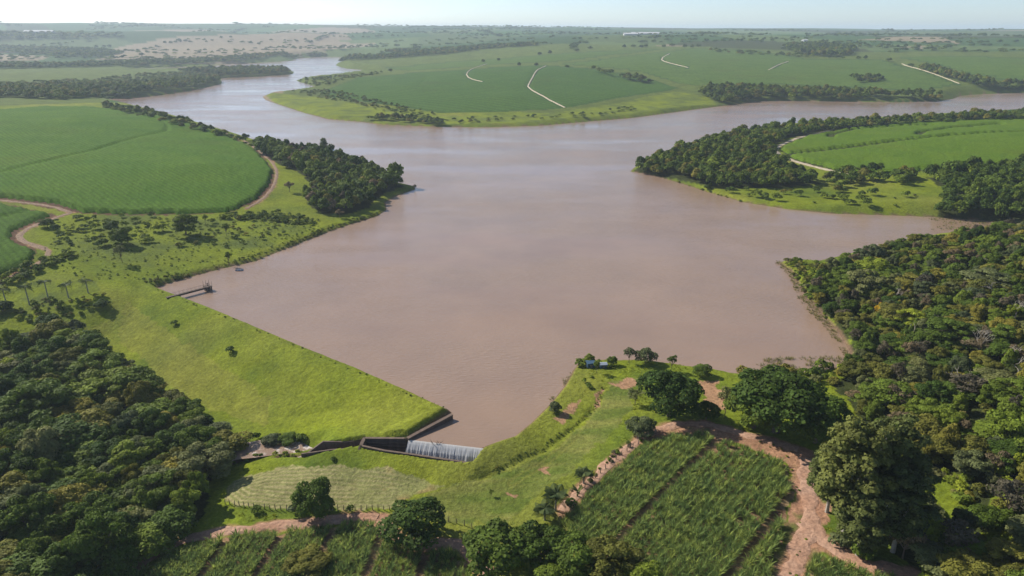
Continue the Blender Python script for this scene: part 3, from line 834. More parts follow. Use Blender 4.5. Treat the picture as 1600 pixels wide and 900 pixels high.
# all drawn for a crown about 10 m wide
for s in range(4):
    add_proto('round', s, crown('crown', 100 + s, 5, 5, 4.3, 4.1, 54, 1.5, 11500, 0.38, LEAF['mid'], low=-0.75), 1.6, 0.24)
for s in range(3):
    add_proto('spread', s, crown('crown', 140 + s, 5, 5, 3.9, 3.6, 42, 1.35, 8000, 0.38, LEAF['mid'], tier=(0.1, 0.5, 0.9, -0.35)), 2.6, 0.24)
for s in range(3):
    add_proto('sparse', s, crown('crown', 160 + s, 4.4, 4.4, 3.4, 5.0, 24, 1.15, 1500, 0.42, LEAF['mid']), 2.6, 0.17, nlimb=14)
for s in range(2):
    add_proto('gum', s, crown('crown', 180 + s, 4.9, 4.9, 11.2, 11.0, 170, 0.92, 15000, 0.36, LEAF['olive'], low=-1.1), 5.0, 0.32, M_PALEBARK, 12)
for s in range(3):
    add_proto('bush', s, crown('crown', 200 + s, 1.0, 1.0, 0.85, 0.65, 11, 0.5, 520, 0.26, LEAF['mid']), 0.4, 0.05, nlimb=5)
for s in range(2):
    add_proto('dome', s, crown('crown', 240 + s, 5, 5, 4.4, 4.0, 90, 1.2, 17000, 0.31, LEAF['mid'], low=-0.7), 2.0, 0.3)
for s in range(2):
    add_proto('umbrella', s, crown('crown', 220 + s, 5, 5, 3.9, 3.8, 60, 1.25, 9500, 0.36, LEAF['mid'], tier=(0.0, 0.35, 0.7, 1.0, 0.55, -0.4)), 2.3, 0.3)
# leafless tree: forked branches only
def bare_mesh(seed):
    g = random.Random(seed); parts = []
    def grow(p, d, L, r, lv):
        e = p + d * L
        m_ = p.lerp(e, .5) + Vector((g.uniform(-.1, .1), g.uniform(-.1, .1), 0)) * L
        parts.append(tube([tuple(p), tuple(m_), tuple(e)], [r, r * .8, r * .6], 5 if lv < 2 else 3))
        if lv >= 4: return
        for k in range(3 if lv < 3 else 2):
            a = Vector((g.gauss(0, 1), g.gauss(0, 1), g.gauss(0.25, .6))).normalized()
            grow(e, (d * 0.75 + a * 0.8).normalized(), L * g.uniform(.6, .82), r * .58, lv + 1)
    grow(Vector((0, 0, -.4)), Vector((0, 0, 1)), 2.6, .22, 0)
    return join(parts)
BARE = [bare_mesh(s) for s in (3, 8, 12)]
BARE_ME = [mesh_from('branches', v, f, [M_PALEBARK]) for v, f in BARE]
# cheap crowns for the wood masses
FAR_ME = []
for s in range(5):
    me, C, LR = crown('far_crown', 260 + s, 5, 5, 3.8, 4.4, 13, 2.2, 900, 1.0, LEAF['mid'])
    FAR_ME.append(me)

# ------------------------------------------------------------------ planting
def recolour(o, mat):
    o.material_slots[0].link = 'OBJECT'; o.material_slots[0].material = mat
tree_n = [0]
def plant(x, y, kind, tone, width, height, label, group=None, cat='tree', name='broadleaf_tree', rz=None, z=None, lean=None):
    """one tree: Empty at its foot, trunk and crown under it. width and height in metres"""
    tree_n[0] += 1
    g = random.Random(tree_n[0] * 7 + 1)
    if z is None: z = float(land(np.array([x]), np.array([y]))[0])
    t = thing(name, label, cat, (x, y, z - 0.05), g.uniform(0, 6.28) if rz is None else rz, group)
    me, tm = PROTO[kind][g.randrange(len(PROTO[kind]))]
    full = {'round': 9.6, 'spread': 8.2, 'sparse': 8.6, 'gum': 22.0, 'bush': 1.7, 'umbrella': 8.4, 'dome': 9.0}[kind]
    w0 = {'bush': 2.3, 'gum': 9.0, 'round': 8.4, 'spread': 8.6}.get(kind, 9.4)
    t.scale = (width / w0, width / w0 * g.uniform(.9, 1.1), height / full)
    c = link(bpy.data.objects.new('crown' if kind != 'bush' else 'foliage', me), t); recolour(c, LEAF[tone])
    link(bpy.data.objects.new('trunk' if kind != 'bush' else 'stems', tm), t)
    return t
def plant_px(px, py, *a, **k):
    p = ground([(px, py)])[0]
    return plant(p[0], p[1], *a, z=p[2], **k)
def bare(px, py, h, label, group=None, i=0):
    p = ground([(px, py)])[0]
    t = thing('dead_tree', label, 'tree', (p[0], p[1], p[2] - .05), px * 1.3, group)
    t.scale = (h / 7.4,) * 3
    link(bpy.data.objects.new('branches', BARE_ME[i % 3]), t)
    return t

# named trees
plant_px(493, 806, 'round', 'deep', 9.6, 11.5, 'dark rounded tree standing alone beside the stubble plot fence')
plant_px(462, 803, 'bush', 'grey', 3.6, 3.2, 'grey-green bush at the foot of the lone fence tree', cat='shrub', name='shrub')
plant_px(653, 846, 'round', 'dark', 13.8, 11.5, 'broad round tree over the bend of the dirt track')
plant_px(782, 893, 'round', 'dark', 13.6, 13.0, 'large dark round tree at the corner of the mown strip')
plant_px(846, 886, 'spread', 'dark', 9.5, 10.0, 'dark tree between the round corner tree and the dense tree')
plant_px(900, 900, 'round', 'dark', 10.5, 10.0, 'dark dense tree at the lower end of the cane plot')
plant_px(955, 912, 'spread', 'olive', 11.0, 9.0, 'wide olive tree under the lower corner of the cane plot')
plant_px(1005, 925, 'round', 'mid', 8.0, 7.5, 'small mid green tree last in the row below the cane plot')
plant_px(870, 935, 'round', 'mid', 9.0, 8.0, 'mid green tree in front of the dark dense one')
plant_px(484, 895, 'spread', 'olive', 7.6, 4.6, 'low olive tree growing inside the lower cane plot')
plant_px(1045, 650, 'dome', 'deep', 18.5, 15.0, 'dense dark domed tree at the head of the cane plot')
plant_px(1212, 675, 'dome', 'dark', 27.0, 20.0, 'very wide spreading tree with tiered crown by the lake')
plant_px(1275, 692, 'dome', 'deep', 17.0, 15.0, 'dark spreading tree behind the eucalyptus, beside the widest tree')
plant_px(1178, 668, 'umbrella', 'dark', 14.0, 12.0, 'tiered dark tree on the cane side of the widest tree')
plant_px(1132, 652, 'sparse', 'grey', 7.0, 9.5, 'thin grey-green tree between the domed and the spreading tree')
plant_px(1103, 655, 'round', 'dark', 6.5, 6.5, 'small dark tree beside the domed tree')
plant_px(1316, 842, 'gum', 'gum', 14.0, 33.5, 'tallest eucalyptus with feathery olive crown by the dirt track', name='eucalyptus_tree')
plant_px(1366, 830, 'gum', 'gum', 15.0, 31.5, 'eucalyptus standing behind the tallest one', name='eucalyptus_tree')
plant_px(1292, 800, 'gum', 'gum', 10.0, 19.0, 'short eucalyptus overhanging the dirt track beside the cane plot', name='eucalyptus_tree')
plant_px(1395, 862, 'gum', 'gum', 12.0, 23.0, 'lower eucalyptus on the wood side of the tall ones', name='eucalyptus_tree')
plant_px(1340, 868, 'gum', 'gum', 11.0, 19.0, 'eucalyptus in front of the tallest one, lowest in the picture', name='eucalyptus_tree')
plant_px(1315, 852, 'bush', 'grey', 5.0, 3.0, 'grey-green shrub at the foot of the eucalyptus by the track', cat='shrub', name='shrub')
plant_px(1345, 872, 'bush', 'mid', 5.0, 3.0, 'mid green shrub at the foot of the foremost eucalyptus', cat='shrub', name='shrub')
plant_px(1000, 679, 'round', 'grey', 7.2, 6.0, 'grey-green bushy tree at the corner of the cane plot')
plant_px(992, 632, 'sparse', 'grey', 6.0, 5.2, 'pale loose shrub beside the domed tree', cat='shrub', name='shrub')
plant_px(1008, 567, 'round', 'grey', 6.6, 6.0, 'round grey-green tree at the tip of the bank')
plant_px(983, 567, 'sparse', 'grey', 4.6, 5.6, 'slender grey-green tree leaning toward its round neighbour on the bank')
plant_px(1049, 580, 'sparse', 'mid', 3.8, 6.2, 'sapling showing above the domed tree at the shore')
plant_px(1096, 588, 'round', 'mid', 5.6, 4.6, 'small bushy tree on the shore between two big trees')
plant_px(921, 569, 'round', 'mid', 3.4, 4.2, 'small green tree behind the blue hut')
plant_px(908, 571, 'bush', 'lime', 4.0, 2.6, 'lime green bush at the water beside the blue hut', cat='shrub', name='shrub')
plant_px(932, 583, 'sparse', 'dark', 3.6, 5.0, 'dark thin tree in front of the blue hut')
plant_px(956, 570, 'round', 'mid', 3.0, 3.6, 'small tree between the huts and the round bank tree')
plant_px(867, 643, 'round', 'grey', 3.4, 3.6, 'small dark shrub alone on the lake embankment', cat='shrub', name='shrub')
plant_px(920, 606, 'bush', 'mid', 2.6, 1.6, 'low shrub on the embankment crest near the huts', cat='shrub', name='shrub')
plant_px(291, 367, 'spread', 'dark', 11.5, 11.5, 'flat-topped tree with bare trunk and round shadow on the meadow')
plant_px(190, 382, 'round', 'dark', 9.0, 10.0, 'dark tree casting a long shadow amid the meadow')
plant_px(176, 362, 'round', 'mid', 7.0, 7.0, 'tree just behind the dark meadow tree')
plant_px(191, 410, 'sparse', 'grey', 6.4, 8.5, 'thin greyish tree lowest on the meadow slope')
plant_px(74, 355, 'round', 'dark', 7.0, 5.5, 'dark round tree at the junction of the dirt tracks')
plant_px(358, 414, 'sparse', 'dark', 3.6, 6.5, 'thin small tree by the water on the meadow')
plant_px(354, 368, 'sparse', 'dark', 5.0, 6.5, 'loose thin tree at the head of the meadow')
plant_px(321, 350, 'sparse', 'mid', 4.6, 5.5, 'small loose tree near the upper meadow hedge')
plant_px(273, 508, 'bush', 'deep', 3.0, 2.2, 'dark bush high on the dam face', cat='shrub', name='shrub')
plant_px(360, 551, 'bush', 'deep', 3.2, 2.6, 'dark bush halfway along the dam face', cat='shrub', name='shrub')
plant_px(160, 480, 'round', 'dark', 5.5, 3.6, 'dark bush at the end of the orchard row near the dam', cat='shrub', name='shrub')
plant_px(78, 508, 'round', 'deep', 7.2, 5.0, 'dark rounded bush below the palms', cat='shrub', name='shrub')
plant_px(4, 486, 'round', 'deep', 7.0, 5.0, 'dark bush under the outermost palm', cat='shrub', name='shrub')
plant_px(448, 262, 'round', 'dark', 8, 6.5, 'dark tree beside the dirt track near the wooded spit')
plant_px(452, 300, 'sparse', 'brown', 9, 7.0, 'brownish thin-leaved tree on the open spit meadow')
plant_px(507, 240, 'gum', 'dark', 8.5, 17.0, 'pointed dark tree standing above the wooded spit')
plant_px(531, 340, 'sparse', 'brown', 7, 5.0, 'pale twiggy tree in front of the spit wood')
plant_px(648, 297, 'sparse', 'grey', 4.0, 4.0, 'small grey shrub on the very tip of the spit', cat='shrub', name='shrub')
plant_px(1482, 193, 'round', 'deep', 10, 7, 'single dark tree inside the rounded cane field')
plant_px(375, 710, 'sparse', 'lime', 4.0, 3.4, 'leafy shrub on the near bank of the foaming stream', cat='shrub', name='shrub')
plant_px(425, 694, 'round', 'grey', 4.8, 3.4, 'grey-green bush hanging over the stream pool', cat='shrub', name='shrub')
plant_px(450, 691, 'round', 'dark', 5.2, 3.0, 'dark bush on the far bank beside the spillway outlet', cat='shrub', name='shrub')
plant_px(470, 688, 'bush', 'dark', 3.6, 2.2, 'small dark bush at the outlet wall end', cat='shrub', name='shrub')
plant_px(521, 719, 'bush', 'deep', 1.8, 1.1, 'tiny dark bush on the grass before the spillway', cat='shrub', name='shrub')
plant_px(548, 799, 'bush', 'dark', 2.2, 2.0, 'small bush in the fence line between the two round trees', cat='shrub', name='shrub')
plant_px(402, 800, 'bush', 'dark', 2.6, 2.0, 'small dark bush at the fence corner of the stubble plot', cat='shrub', name='shrub')
plant_px(768, 775, 'sparse', 'dark', 1.6, 2.0, 'tiny sapling alone on the mown strip', cat='shrub', name='shrub')
plant_px(892, 792, 'bush', 'dark', 3.4, 2.4, 'dark bush at the edge of the cane below the palms', cat='shrub', name='shrub')
plant_px(1376, 500, 'round', 'yellow', 4.6, 8.0, 'yellow-flowering tree in the right-hand wood')
for i, (px, py, h, lb) in enumerate([(1552, 470, 10, 'bare pale tree high in the right-hand wood'), (1463, 520, 8, 'bare pale tree nearest the lake in the right-hand wood'),
        (1528, 556, 10, 'spreading leafless tree amid the right-hand wood'), (1564, 582, 11, 'leafless silvery tree lowest in the right-hand wood'), (1432, 538, 8, 'small leafless tree near the reedy shore')]):
    bare(px, py, h, lb, None, i)
for i, (px, py, h, lb) in enumerate([(1448, 402, 7, 'leafless twiggy tree near the cove in the right-hand wood'), (1538, 424, 7, 'leafless twiggy tree under the top edge of the right-hand wood'), (1395, 470, 7, 'leafless tree next to the yellow-flowering tree'),
        (1500, 610, 8, 'leafless tree in the middle of the right-hand wood'), (1585, 500, 8, 'leafless tree at the picture edge of the right-hand wood'), (1340, 490, 6, 'small bare tree by the right-hand shore'), (330, 720, 8, 'bare pale tree at the stream end of the valley wood'), (120, 560, 8, 'bare pale tree at the top of the valley wood')]):
    bare(px, py, h, lb, None, i + 1)

# ------------------------------------------------------------------ scatter helper (wood masses, crops, tufts)
def scatter(name, pts, rot, scl, idx, sources, label, cat, kind='stuff'):
    me = bpy.data.meshes.new(name)
    me.vertices.add(len(pts)); me.vertices.foreach_set('co', np.asarray(pts, np.float32).ravel())
    a = me.attributes.new('rot', 'FLOAT', 'POINT'); a.data.foreach_set('value', np.asarray(rot, np.float32))
    a = me.attributes.new('scl', 'FLOAT_VECTOR', 'POINT'); a.data.foreach_set('vector', np.asarray(scl, np.float32).ravel())
    a = me.attributes.new('pick', 'INT', 'POINT'); a.data.foreach_set('value', np.asarray(idx, np.int32))
    o = link(bpy.data.objects.new(name, me))
    col = bpy.data.collections.new(name + '_sources')
    for q, (m_, mat) in enumerate(sources):
        s = bpy.data.objects.new('source_%02d' % q, m_)
        recolour(s, mat); col.objects.link(s)
    ng = bpy.data.node_groups.new(name, 'GeometryNodeTree')
    ng.interface.new_socket('Geometry', in_out='INPUT', socket_type='NodeSocketGeometry')
    ng.interface.new_socket('Geometry', in_out='OUTPUT', socket_type='NodeSocketGeometry')
    N = ng.nodes; L = ng.links
    gi = N.new('NodeGroupInput'); go = N.new('NodeGroupOutput'); ip = N.new('GeometryNodeInstanceOnPoints')
    ci = N.new('GeometryNodeCollectionInfo'); ci.inputs['Collection'].default_value = col
    ci.inputs['Separate Children'].default_value = True; ci.inputs['Reset Children'].default_value = True
    ar = N.new('GeometryNodeInputNamedAttribute'); ar.data_type = 'FLOAT'; ar.inputs['Name'].default_value = 'rot'
    as_ = N.new('GeometryNodeInputNamedAttribute'); as_.data_type = 'FLOAT_VECTOR'; as_.inputs['Name'].default_value = 'scl'
    ai = N.new('GeometryNodeInputNamedAttribute'); ai.data_type = 'INT'; ai.inputs['Name'].default_value = 'pick'
    cx = N.new('ShaderNodeCombineXYZ'); er = N.new('FunctionNodeEulerToRotation')
    L.new(ar.outputs[0], cx.inputs[2]); L.new(cx.outputs[0], er.inputs[0])
    L.new(gi.outputs[0], ip.inputs['Points']); L.new(ci.outputs[0], ip.inputs['Instance'])
    ip.inputs['Pick Instance'].default_value = True
    L.new(ai.outputs[0], ip.inputs['Instance Index']); L.new(er.outputs[0], ip.inputs['Rotation']); L.new(as_.outputs[0], ip.inputs['Scale'])
    L.new(ip.outputs[0], go.inputs[0])
    md = o.modifiers.new('scatter', 'NODES'); md.node_group = ng
    return tag(o, label, cat, kind=kind)

def poisson(poly, spacing, seed, jitter=0.42, hole=None, keep=1.0):
    g = np.random.default_rng(seed)
    poly = np.asarray(poly)
    lo = poly.min(0); hi = poly.max(0)
    xs = np.arange(lo[0], hi[0], spacing); ys = np.arange(lo[1], hi[1], spacing * 0.866)
    X, Y = np.meshgrid(xs, ys)
    X = X + (np.arange(len(ys)) % 2)[:, None] * spacing * .5
    X = (X + g.uniform(-jitter, jitter, X.shape) * spacing).ravel(); Y = (Y + g.uniform(-jitter, jitter, Y.shape) * spacing).ravel()
    m = inside(X, Y, poly) & (g.uniform(size=X.shape) < keep)
    m &= ~inside(X, Y, LAKE)
    if hole is not None:
        for h in hole: m &= ~inside(X, Y, h)
    return X[m], Y[m], g

# ------------------------------------------------------------------ the woods
WOODS = [  # region, spacing, width range, height range, tones with weights, words, seed
 ('wood_valley', 5.8, (5.0, 14.0), (6.0, 12.5), [('dark', 4), ('mid', 3), ('olive', 2), ('grey', 2), ('deep', 2.4), ('lime', .4), ('brown', .15)], 'valley wood below the dam', 1),
 ('wood_right', 5.8, (4.0, 11.5), (4.4, 9.5), [('mid', 4), ('olive', 4), ('dark', 3), ('grey', 2), ('brown', 2.2), ('lime', .4), ('deep', .6)], 'right-hand wood by the lake', 2),
 ('wood_left', 6.0, (6, 11.5), (7, 12), [('dark', 4), ('mid', 3), ('deep', 2), ('olive', 1), ('brown', .5)], 'wooded spit on the meadow side', 3),
 ('wood_point', 6.5, (6, 11), (6.5, 11), [('mid', 4), ('dark', 4), ('deep', 1), ('olive', 2)], 'wooded point across the water', 4),
 ('wood_cove', 6.0, (6, 11), (7.5, 12), [('dark', 4), ('deep', 3), ('mid', 2)], 'dark wood above the marshy cove', 5)]
TONE_WORD = {'dark': 'dark green', 'mid': 'mid green', 'olive': 'olive green', 'grey': 'grey-green', 'deep': 'blackish green', 'lime': 'bright lime green', 'brown': 'brownish thin-leaved'}
cand = []
for key, sp_, wr, hr, tones, words, sd in WOODS:
    X, Y, g = poisson(REG_W[key], sp_, 50 + sd, hole=holes)
    Z = land(X, Y)
    tw = np.array([t[1] for t in tones], float); tw /= tw.sum()
    patch = fbm(X / 18, Y / 18, 300 + sd)
    for i in range(len(X)):
        u = (g.uniform() * 0.55 + patch[i] * 0.45)
        wd = wr[0] + (wr[1] - wr[0]) * g.beta(1.2, 2.2)
        ht = hr[0] + (hr[1] - hr[0]) * np.clip(g.normal(0.45, .25), 0, 1)
        if g.uniform() < (.09 if key in ('wood_valley', 'wood_left') else .06): wd *= 1.45; ht *= 1.3
        tone = tones[g.choice(len(tones), p=tw)][0]
        px, py, f = project(X[i], Y[i], Z[i] + ht * .7)
        vis = (-12 < px < 1612) and (20 < py < 925)
        cand.append((wd * FPX / f if vis else 0, X[i], Y[i], Z[i], wd, ht, tone, words, key, g.uniform()))
cand.sort(key=lambda q: -q[0])
N_SINGLE = 225
rest = {}
ZONES = {'wood_valley': [((0, 560), 'beside the orchard and palms'), ((90, 600), 'at the upper end'), ((190, 640), 'along the upper dam foot'), ((310, 690), 'along the lower dam foot'), ((330, 760), 'by the stubble plot'),
                         ((60, 690), 'in its upper middle'), ((190, 720), 'in its middle'), ((60, 800), 'in its lower middle'), ((220, 810), 'above the dirt track'), ((60, 880), 'along the bottom edge'), ((180, 880), 'at the bottom by the track')],
         'wood_right': [((1350, 600), 'by the inlet behind the big trees'), ((1450, 640), 'in its middle above the eucalyptus'), ((1560, 640), 'at the picture edge in its middle'), ((1560, 740), 'at the picture edge lower down'),
                        ((1440, 720), 'behind the eucalyptus'), ((1470, 800), 'in the eucalyptus shade'), ((1570, 830), 'in the bottom corner'), ((1480, 880), 'along the bottom edge'), ((1450, 560), 'halfway up the shore slope'), ((1570, 560), 'at the picture edge higher up')]}
ORD = ['first', 'second', 'third', 'fourth', 'fifth', 'sixth', 'seventh', 'eighth', 'ninth', 'tenth', 'eleventh', 'twelfth']
single = {}
for q, (sz, x, y, z, wd, ht, tone, words, key, u) in enumerate(cand):
    if q < N_SINGLE:
        px, py, _ = project(x, y, z + ht * .6)
        zs = ZONES.get(key, [((800, 450), 'at its edge')])
        zone = min(zs, key=lambda k: (k[0][0] - px) ** 2 + ((k[0][1] - py) * 1.3) ** 2)[1]
        single.setdefault((words, tone, zone), []).append((px, x, y, z, wd, ht, key, u))
    else:
        rest.setdefault(key, []).append((x, y, z, wd, ht, tone, u, sz))
for (words, tone, zone), L_ in single.items():
    L_.sort()
    for q, (px, x, y, z, wd, ht, key, u) in enumerate(L_):
        kind = 'sparse' if tone == 'brown' else ('spread' if u < 0.45 else 'round')
        short = words.split(' below')[0].split(' by the')[0].split(' on the')[0].split(' across')[0].split(' above')[0]
        short = short.replace('wooded ', '').replace('dark ', '')
        tw_ = TONE_WORD[tone].replace('brownish thin-leaved', 'brownish').replace('bright ', '')
        if len(L_) == 1: lb = 'only %s tree %s, %s' % (tw_, zone, short)
        else: lb = '%s %s tree from left, %s, %s' % (ORD[q], tw_, zone, short)
        plant(x, y, kind, tone, wd * 1.05, ht, lb, '%s trees of the %s' % (TONE_WORD[tone], words), z=z)
MASS_LABEL = {'wood_valley': 'remaining dense broadleaf wood in the valley below the dam', 'wood_right': 'remaining dense mixed wood along the right-hand shore',
              'wood_left': 'dense dark wood covering the spit beside the meadow', 'wood_point': 'dense wood covering the point across the water', 'wood_cove': 'dense dark wood above the marshy cove'}
TONES = ['dark', 'mid', 'olive', 'grey', 'deep', 'lime', 'brown']
near_src = [(PROTO['sparse'][i % 3][0] if t == 'brown' else (PROTO['round'][i % 4][0] if i % 2 else PROTO['spread'][i % 3][0]), LEAF[t]) for i, t in enumerate(TONES * 2)]
far_src = [(FAR_ME[i % 5], LEAF[t]) for i, t in enumerate(TONES * 2)]
def wood_mass(name, items, src, label):
    a = np.array([(i[0], i[1], i[2] - .3) for i in items])
    k = np.array([TONES.index(i[5]) + (7 if i[6] < .5 else 0) for i in items])
    s = np.array([(i[3] / 9.6, i[3] / 9.6, i[4] / 9.0) for i in items])
    return scatter(name, a, np.array([i[6] * 43 for i in items]), s, k, src, label, 'wood')
for key, items in rest.items():
    wood_mass('dense_wood', items, near_src if key in ('wood_valley', 'wood_right') else far_src, MASS_LABEL[key])

FAR_WOODS = [  # picture polygon, spacing, width, height, tones, label
 ([(165, 164), (230, 174), (300, 194), (370, 213), (410, 229), (400, 235), (350, 217), (280, 200), (220, 184), (165, 172)], 9, 7.5, 6, 'tree belt between the large cane field and the water', .62),
 ([(1090, 148), (1110, 138), (1200, 141), (1300, 145), (1400, 150), (1475, 154), (1460, 158), (1300, 157), (1200, 154), (1160, 160), (1130, 163), (1118, 160)], 9, 11, 11, 'dark wood along the far bank of the side arm', .95),
 ([(1440, 106), (1500, 122), (1560, 133), (1700, 132), (1800, 130), (1800, 142), (1600, 143), (1530, 139), (1490, 125), (1436, 110)], 10, 12, 12, 'hedgerow running diagonally down to the far bank', .95),
 ([(-80, 160), (0, 152), (100, 156), (150, 153), (200, 152), (300, 139), (345, 129), (335, 123), (250, 131), (150, 136), (0, 138), (-80, 140)], 10, 12, 10, 'dark wood on the far shore beyond the large cane field', .95),
 ([(-80, 138), (0, 130), (150, 124), (250, 114), (340, 110), (345, 122), (250, 131), (150, 136), (0, 138)], 13, 9, 4.5, 'scattered scrub on the slope behind the far shore wood', .8),
 ([(345, 121), (400, 119), (455, 115.5), (440, 109), (400, 108), (330, 109), (280, 112), (330, 116)], 10, 12, 11, 'wooded headland jutting into the upper lake', .95),
 ([(-100, 110), (0, 108), (110, 106), (200, 105), (300, 101.5), (380, 98), (460, 92), (470, 89), (560, 86.5), (640, 85), (640, 79), (500, 81), (400, 87), (250, 95), (100, 101), (-100, 103)], 13, 14, 10, 'tree belt along the top of the lake', .8),
 ([(528, 100), (560, 95), (620, 91), (700, 85), (760, 77), (840, 72), (840, 70), (760, 72), (690, 78), (640, 84), (600, 89), (536, 95)], 13, 14, 11, 'wooded gully winding away behind the peninsula', .85),
 ([(575, 189), (690, 196), (690, 191), (600, 184)], 6, 8, 7, 'bushes along the water at the foot of the peninsula', .8),
 ([(690, 196), (900, 189), (1000, 172), (990, 168), (880, 180), (690, 186)], 13, 6, 3.4, 'low scrub along the grassy peninsula shore', .6),
 ([(455, 143), (520, 140), (560, 150), (640, 170), (690, 180), (660, 184), (580, 170), (510, 156)], 9, 5.5, 3.5, 'scrub between the peninsula crop and its grassy tip', .7),
 ([(462, 127), (500, 122), (560, 116), (600, 112), (590, 118), (540, 124), (520, 132), (500, 136)], 12, 7, 4, 'scrub along the inlet behind the grassy tip', .6),
 ([(1225, 73), (1290, 72), (1335, 75), (1330, 87), (1290, 90), (1240, 84)], 16, 18, 16, 'rectangular dark plantation on the distant slope', .95),
 ([(910, 109), (960, 119), (1015, 129), (1020, 133), (985, 128), (940, 117)], 11, 13, 12, 'row of dark trees crossing the peninsula crop', .8),
 ([(1110, 80), (1200, 84), (1330, 91), (1330, 93), (1200, 88), (1110, 83)], 22, 14, 9, 'thin hedgerow across the distant slope', .6),
 ([(-100, 84), (0, 82), (90, 88), (160, 90), (190, 84), (170, 80), (100, 76), (0, 74), (-100, 74)], 18, 18, 12, 'hazy wood far up the valley', .9),
 ([(-100, 66), (0, 62), (100, 62), (200, 58), (190, 54), (100, 52), (0, 52), (-100, 56)], 34, 30, 16, 'pale hazy wood near the skyline', .9),
 ([(1330, 122), (1380, 121), (1378, 128), (1340, 130)], 9, 11, 9, 'small grove above the side arm wood', .95),
 ([(1290, 300), (1360, 285), (1420, 290), (1430, 270), (1330, 268), (1290, 280)], 7, 8, 7, 'dark thicket between the rounded field and the shore meadow', .75)]
for i, (pp, sp_, wd, ht, lb, keep) in enumerate(FAR_WOODS):
    X, Y, g = poisson(gxy(pp), sp_, 500 + i, keep=keep)
    Z = land(X, Y)
    items = [(X[j], Y[j], Z[j], wd * g.uniform(.7, 1.3), ht * g.uniform(.65, 1.3), ('dark', 'mid', 'deep', 'olive', 'mid')[g.integers(0, 5)], g.uniform(), 0) for j in range(len(X))]
    if items: wood_mass('tree_belt' if 'belt' in lb or 'row' in lb else 'distant_wood', items, far_src, lb)

# hedgerows, groves and lone trees across the far rolling country
g = np.random.default_rng(909)
items = []
for q in range(150):
    th = g.uniform(R(-42), R(42)); rr = 2300 * (3.2 ** g.uniform()); L_ = g.uniform(120, 700); a = g.choice([g.uniform(-.35, .35), g.uniform(1.2, 1.9)], p=[.8, .2])
    n_ = int(L_ / 22)
    for k in range(n_):
        t_ = (k / n_ - .5) * L_
        x = rr * math.sin(th) + math.cos(a) * t_ + g.normal(0, 8); y = rr * math.cos(th) + math.sin(a) * t_ + g.normal(0, 8 + (40 if q % 4 == 0 else 0))
        if g.uniform() < .75: items.append((x, y, rr))
A_ = np.array(items); Z = land(A_[:, 0], A_[:, 1])
ins_ = inside(A_[:, 0], A_[:, 1], LAKE)
items = [(A_[k, 0], A_[k, 1], Z[k], (13 + A_[k, 2] * .0022) * g.uniform(.7, 1.3), (8 + A_[k, 2] * .0008) * g.uniform(.6, 1.3), ('dark', 'mid', 'deep')[g.integers(0, 3)], g.uniform(), 0) for k in range(len(A_)) if not ins_[k] and math.hypot(A_[k, 0], A_[k, 1]) > 2150]
wood_mass('tree_belt', items, far_src, 'hazy hedgerows and groves scattered over the distant hills')

# ------------------------------------------------------------------ spillway
def concrete(name, col, amp=0.35):
    m, n, b, out = new_mat(name)
    tc = node(n, 'ShaderNodeTexCoord')
    mp = node(n, 'ShaderNodeMapping'); mp.inputs['Scale'].default_value = (1, 1, 0.25); n.links.new(tc.outputs['Object'], mp.inputs[0])
    a = noise(n, 0.9, 5, 0.65, mp.outputs[0]); q = noise(n, 6, 3, 0.6, tc.outputs['Object'])
    base = node(n, 'ShaderNodeRGB'); base.outputs[0].default_value = (*col, 1)
    c = mul_color(n, base.outputs[0], ramp(n, a.outputs[0], 0.25, 0.75, 1 - amp, 1 + amp))
    n.links.new(mul_color(n, c, ramp(n, q.outputs[0], 0.3, 0.7, 0.85, 1.15)), b.inputs['Base Color'])
    add_bump(n, b, q.outputs[0], 0.4, 0.05)
    return m
M_CONC = concrete('stained_concrete', (0.12, 0.088, 0.07)); M_CONC_D = concrete('dark_concrete', (0.075, 0.058, 0.048)); M_CONC_L = concrete('worn_concrete_cap', (0.14, 0.10, 0.075))
def wall_strip(name, pts, tops, bottoms, th, mat, parent):
    """a wall of thickness th following XY points, with its own top and foot levels"""
    pts = np.asarray(pts, float)
    t = np.gradient(pts, axis=0) if len(pts) > 2 else np.repeat([pts[1] - pts[0]], 2, 0)
    t /= np.linalg.norm(t, axis=1)[:, None]
    nr = np.stack([-t[:, 1], t[:, 0]], 1) * th * .5
    V, F = [], []
    for p, n_, a, b_ in zip(pts, nr, tops, bottoms):
        V += [(*(p - n_), b_), (*(p + n_), b_), (*(p + n_), a), (*(p - n_), a)]
    for i in range(len(pts) - 1):
        o = 4 * i
        for j in range(4): F.append((o + j, o + (j + 1) % 4, o + 4 + (j + 1) % 4, o + 4 + j))
    F += [(3, 2, 1, 0), tuple(4 * (len(pts) - 1) + k for k in range(4))]
    return mesh_obj(name, V, F, mat, parent)
spill = thing('spillway', 'dark concrete side-channel spillway at the end of the grass dam', 'spillway')
tw1 = wall_strip('training_wall', [T0, (T0 + T1) / 2, T1], [1.35, 0.95, 0.5], [-2.5, -4, -5.5], 0.9, M_CONC, spill)
wd_ = (T1 - T0) / np.linalg.norm(T1 - T0); wn_ = np.array([-wd_[1], wd_[0]])
wall_strip('wall_cap', [T0 - wd_ * .1, (T0 + T1) / 2, T1 + wd_ * .1], [1.5, 1.1, 0.65], [1.352, .952, .502], 1.0, M_CONC_L, tw1)
bw1 = wall_strip('back_wall', [B0, T1 - (0.45, 0)], [0.3, 0.45], [-5.5, -5.5], 0.7, M_CONC_D, spill)
wall_strip('wall_cap', [B0 - (0.3, 0), T1 - (0.8, 0)], [0.42, 0.57], [0.302, 0.452], 0.76, M_CONC_L, bw1)
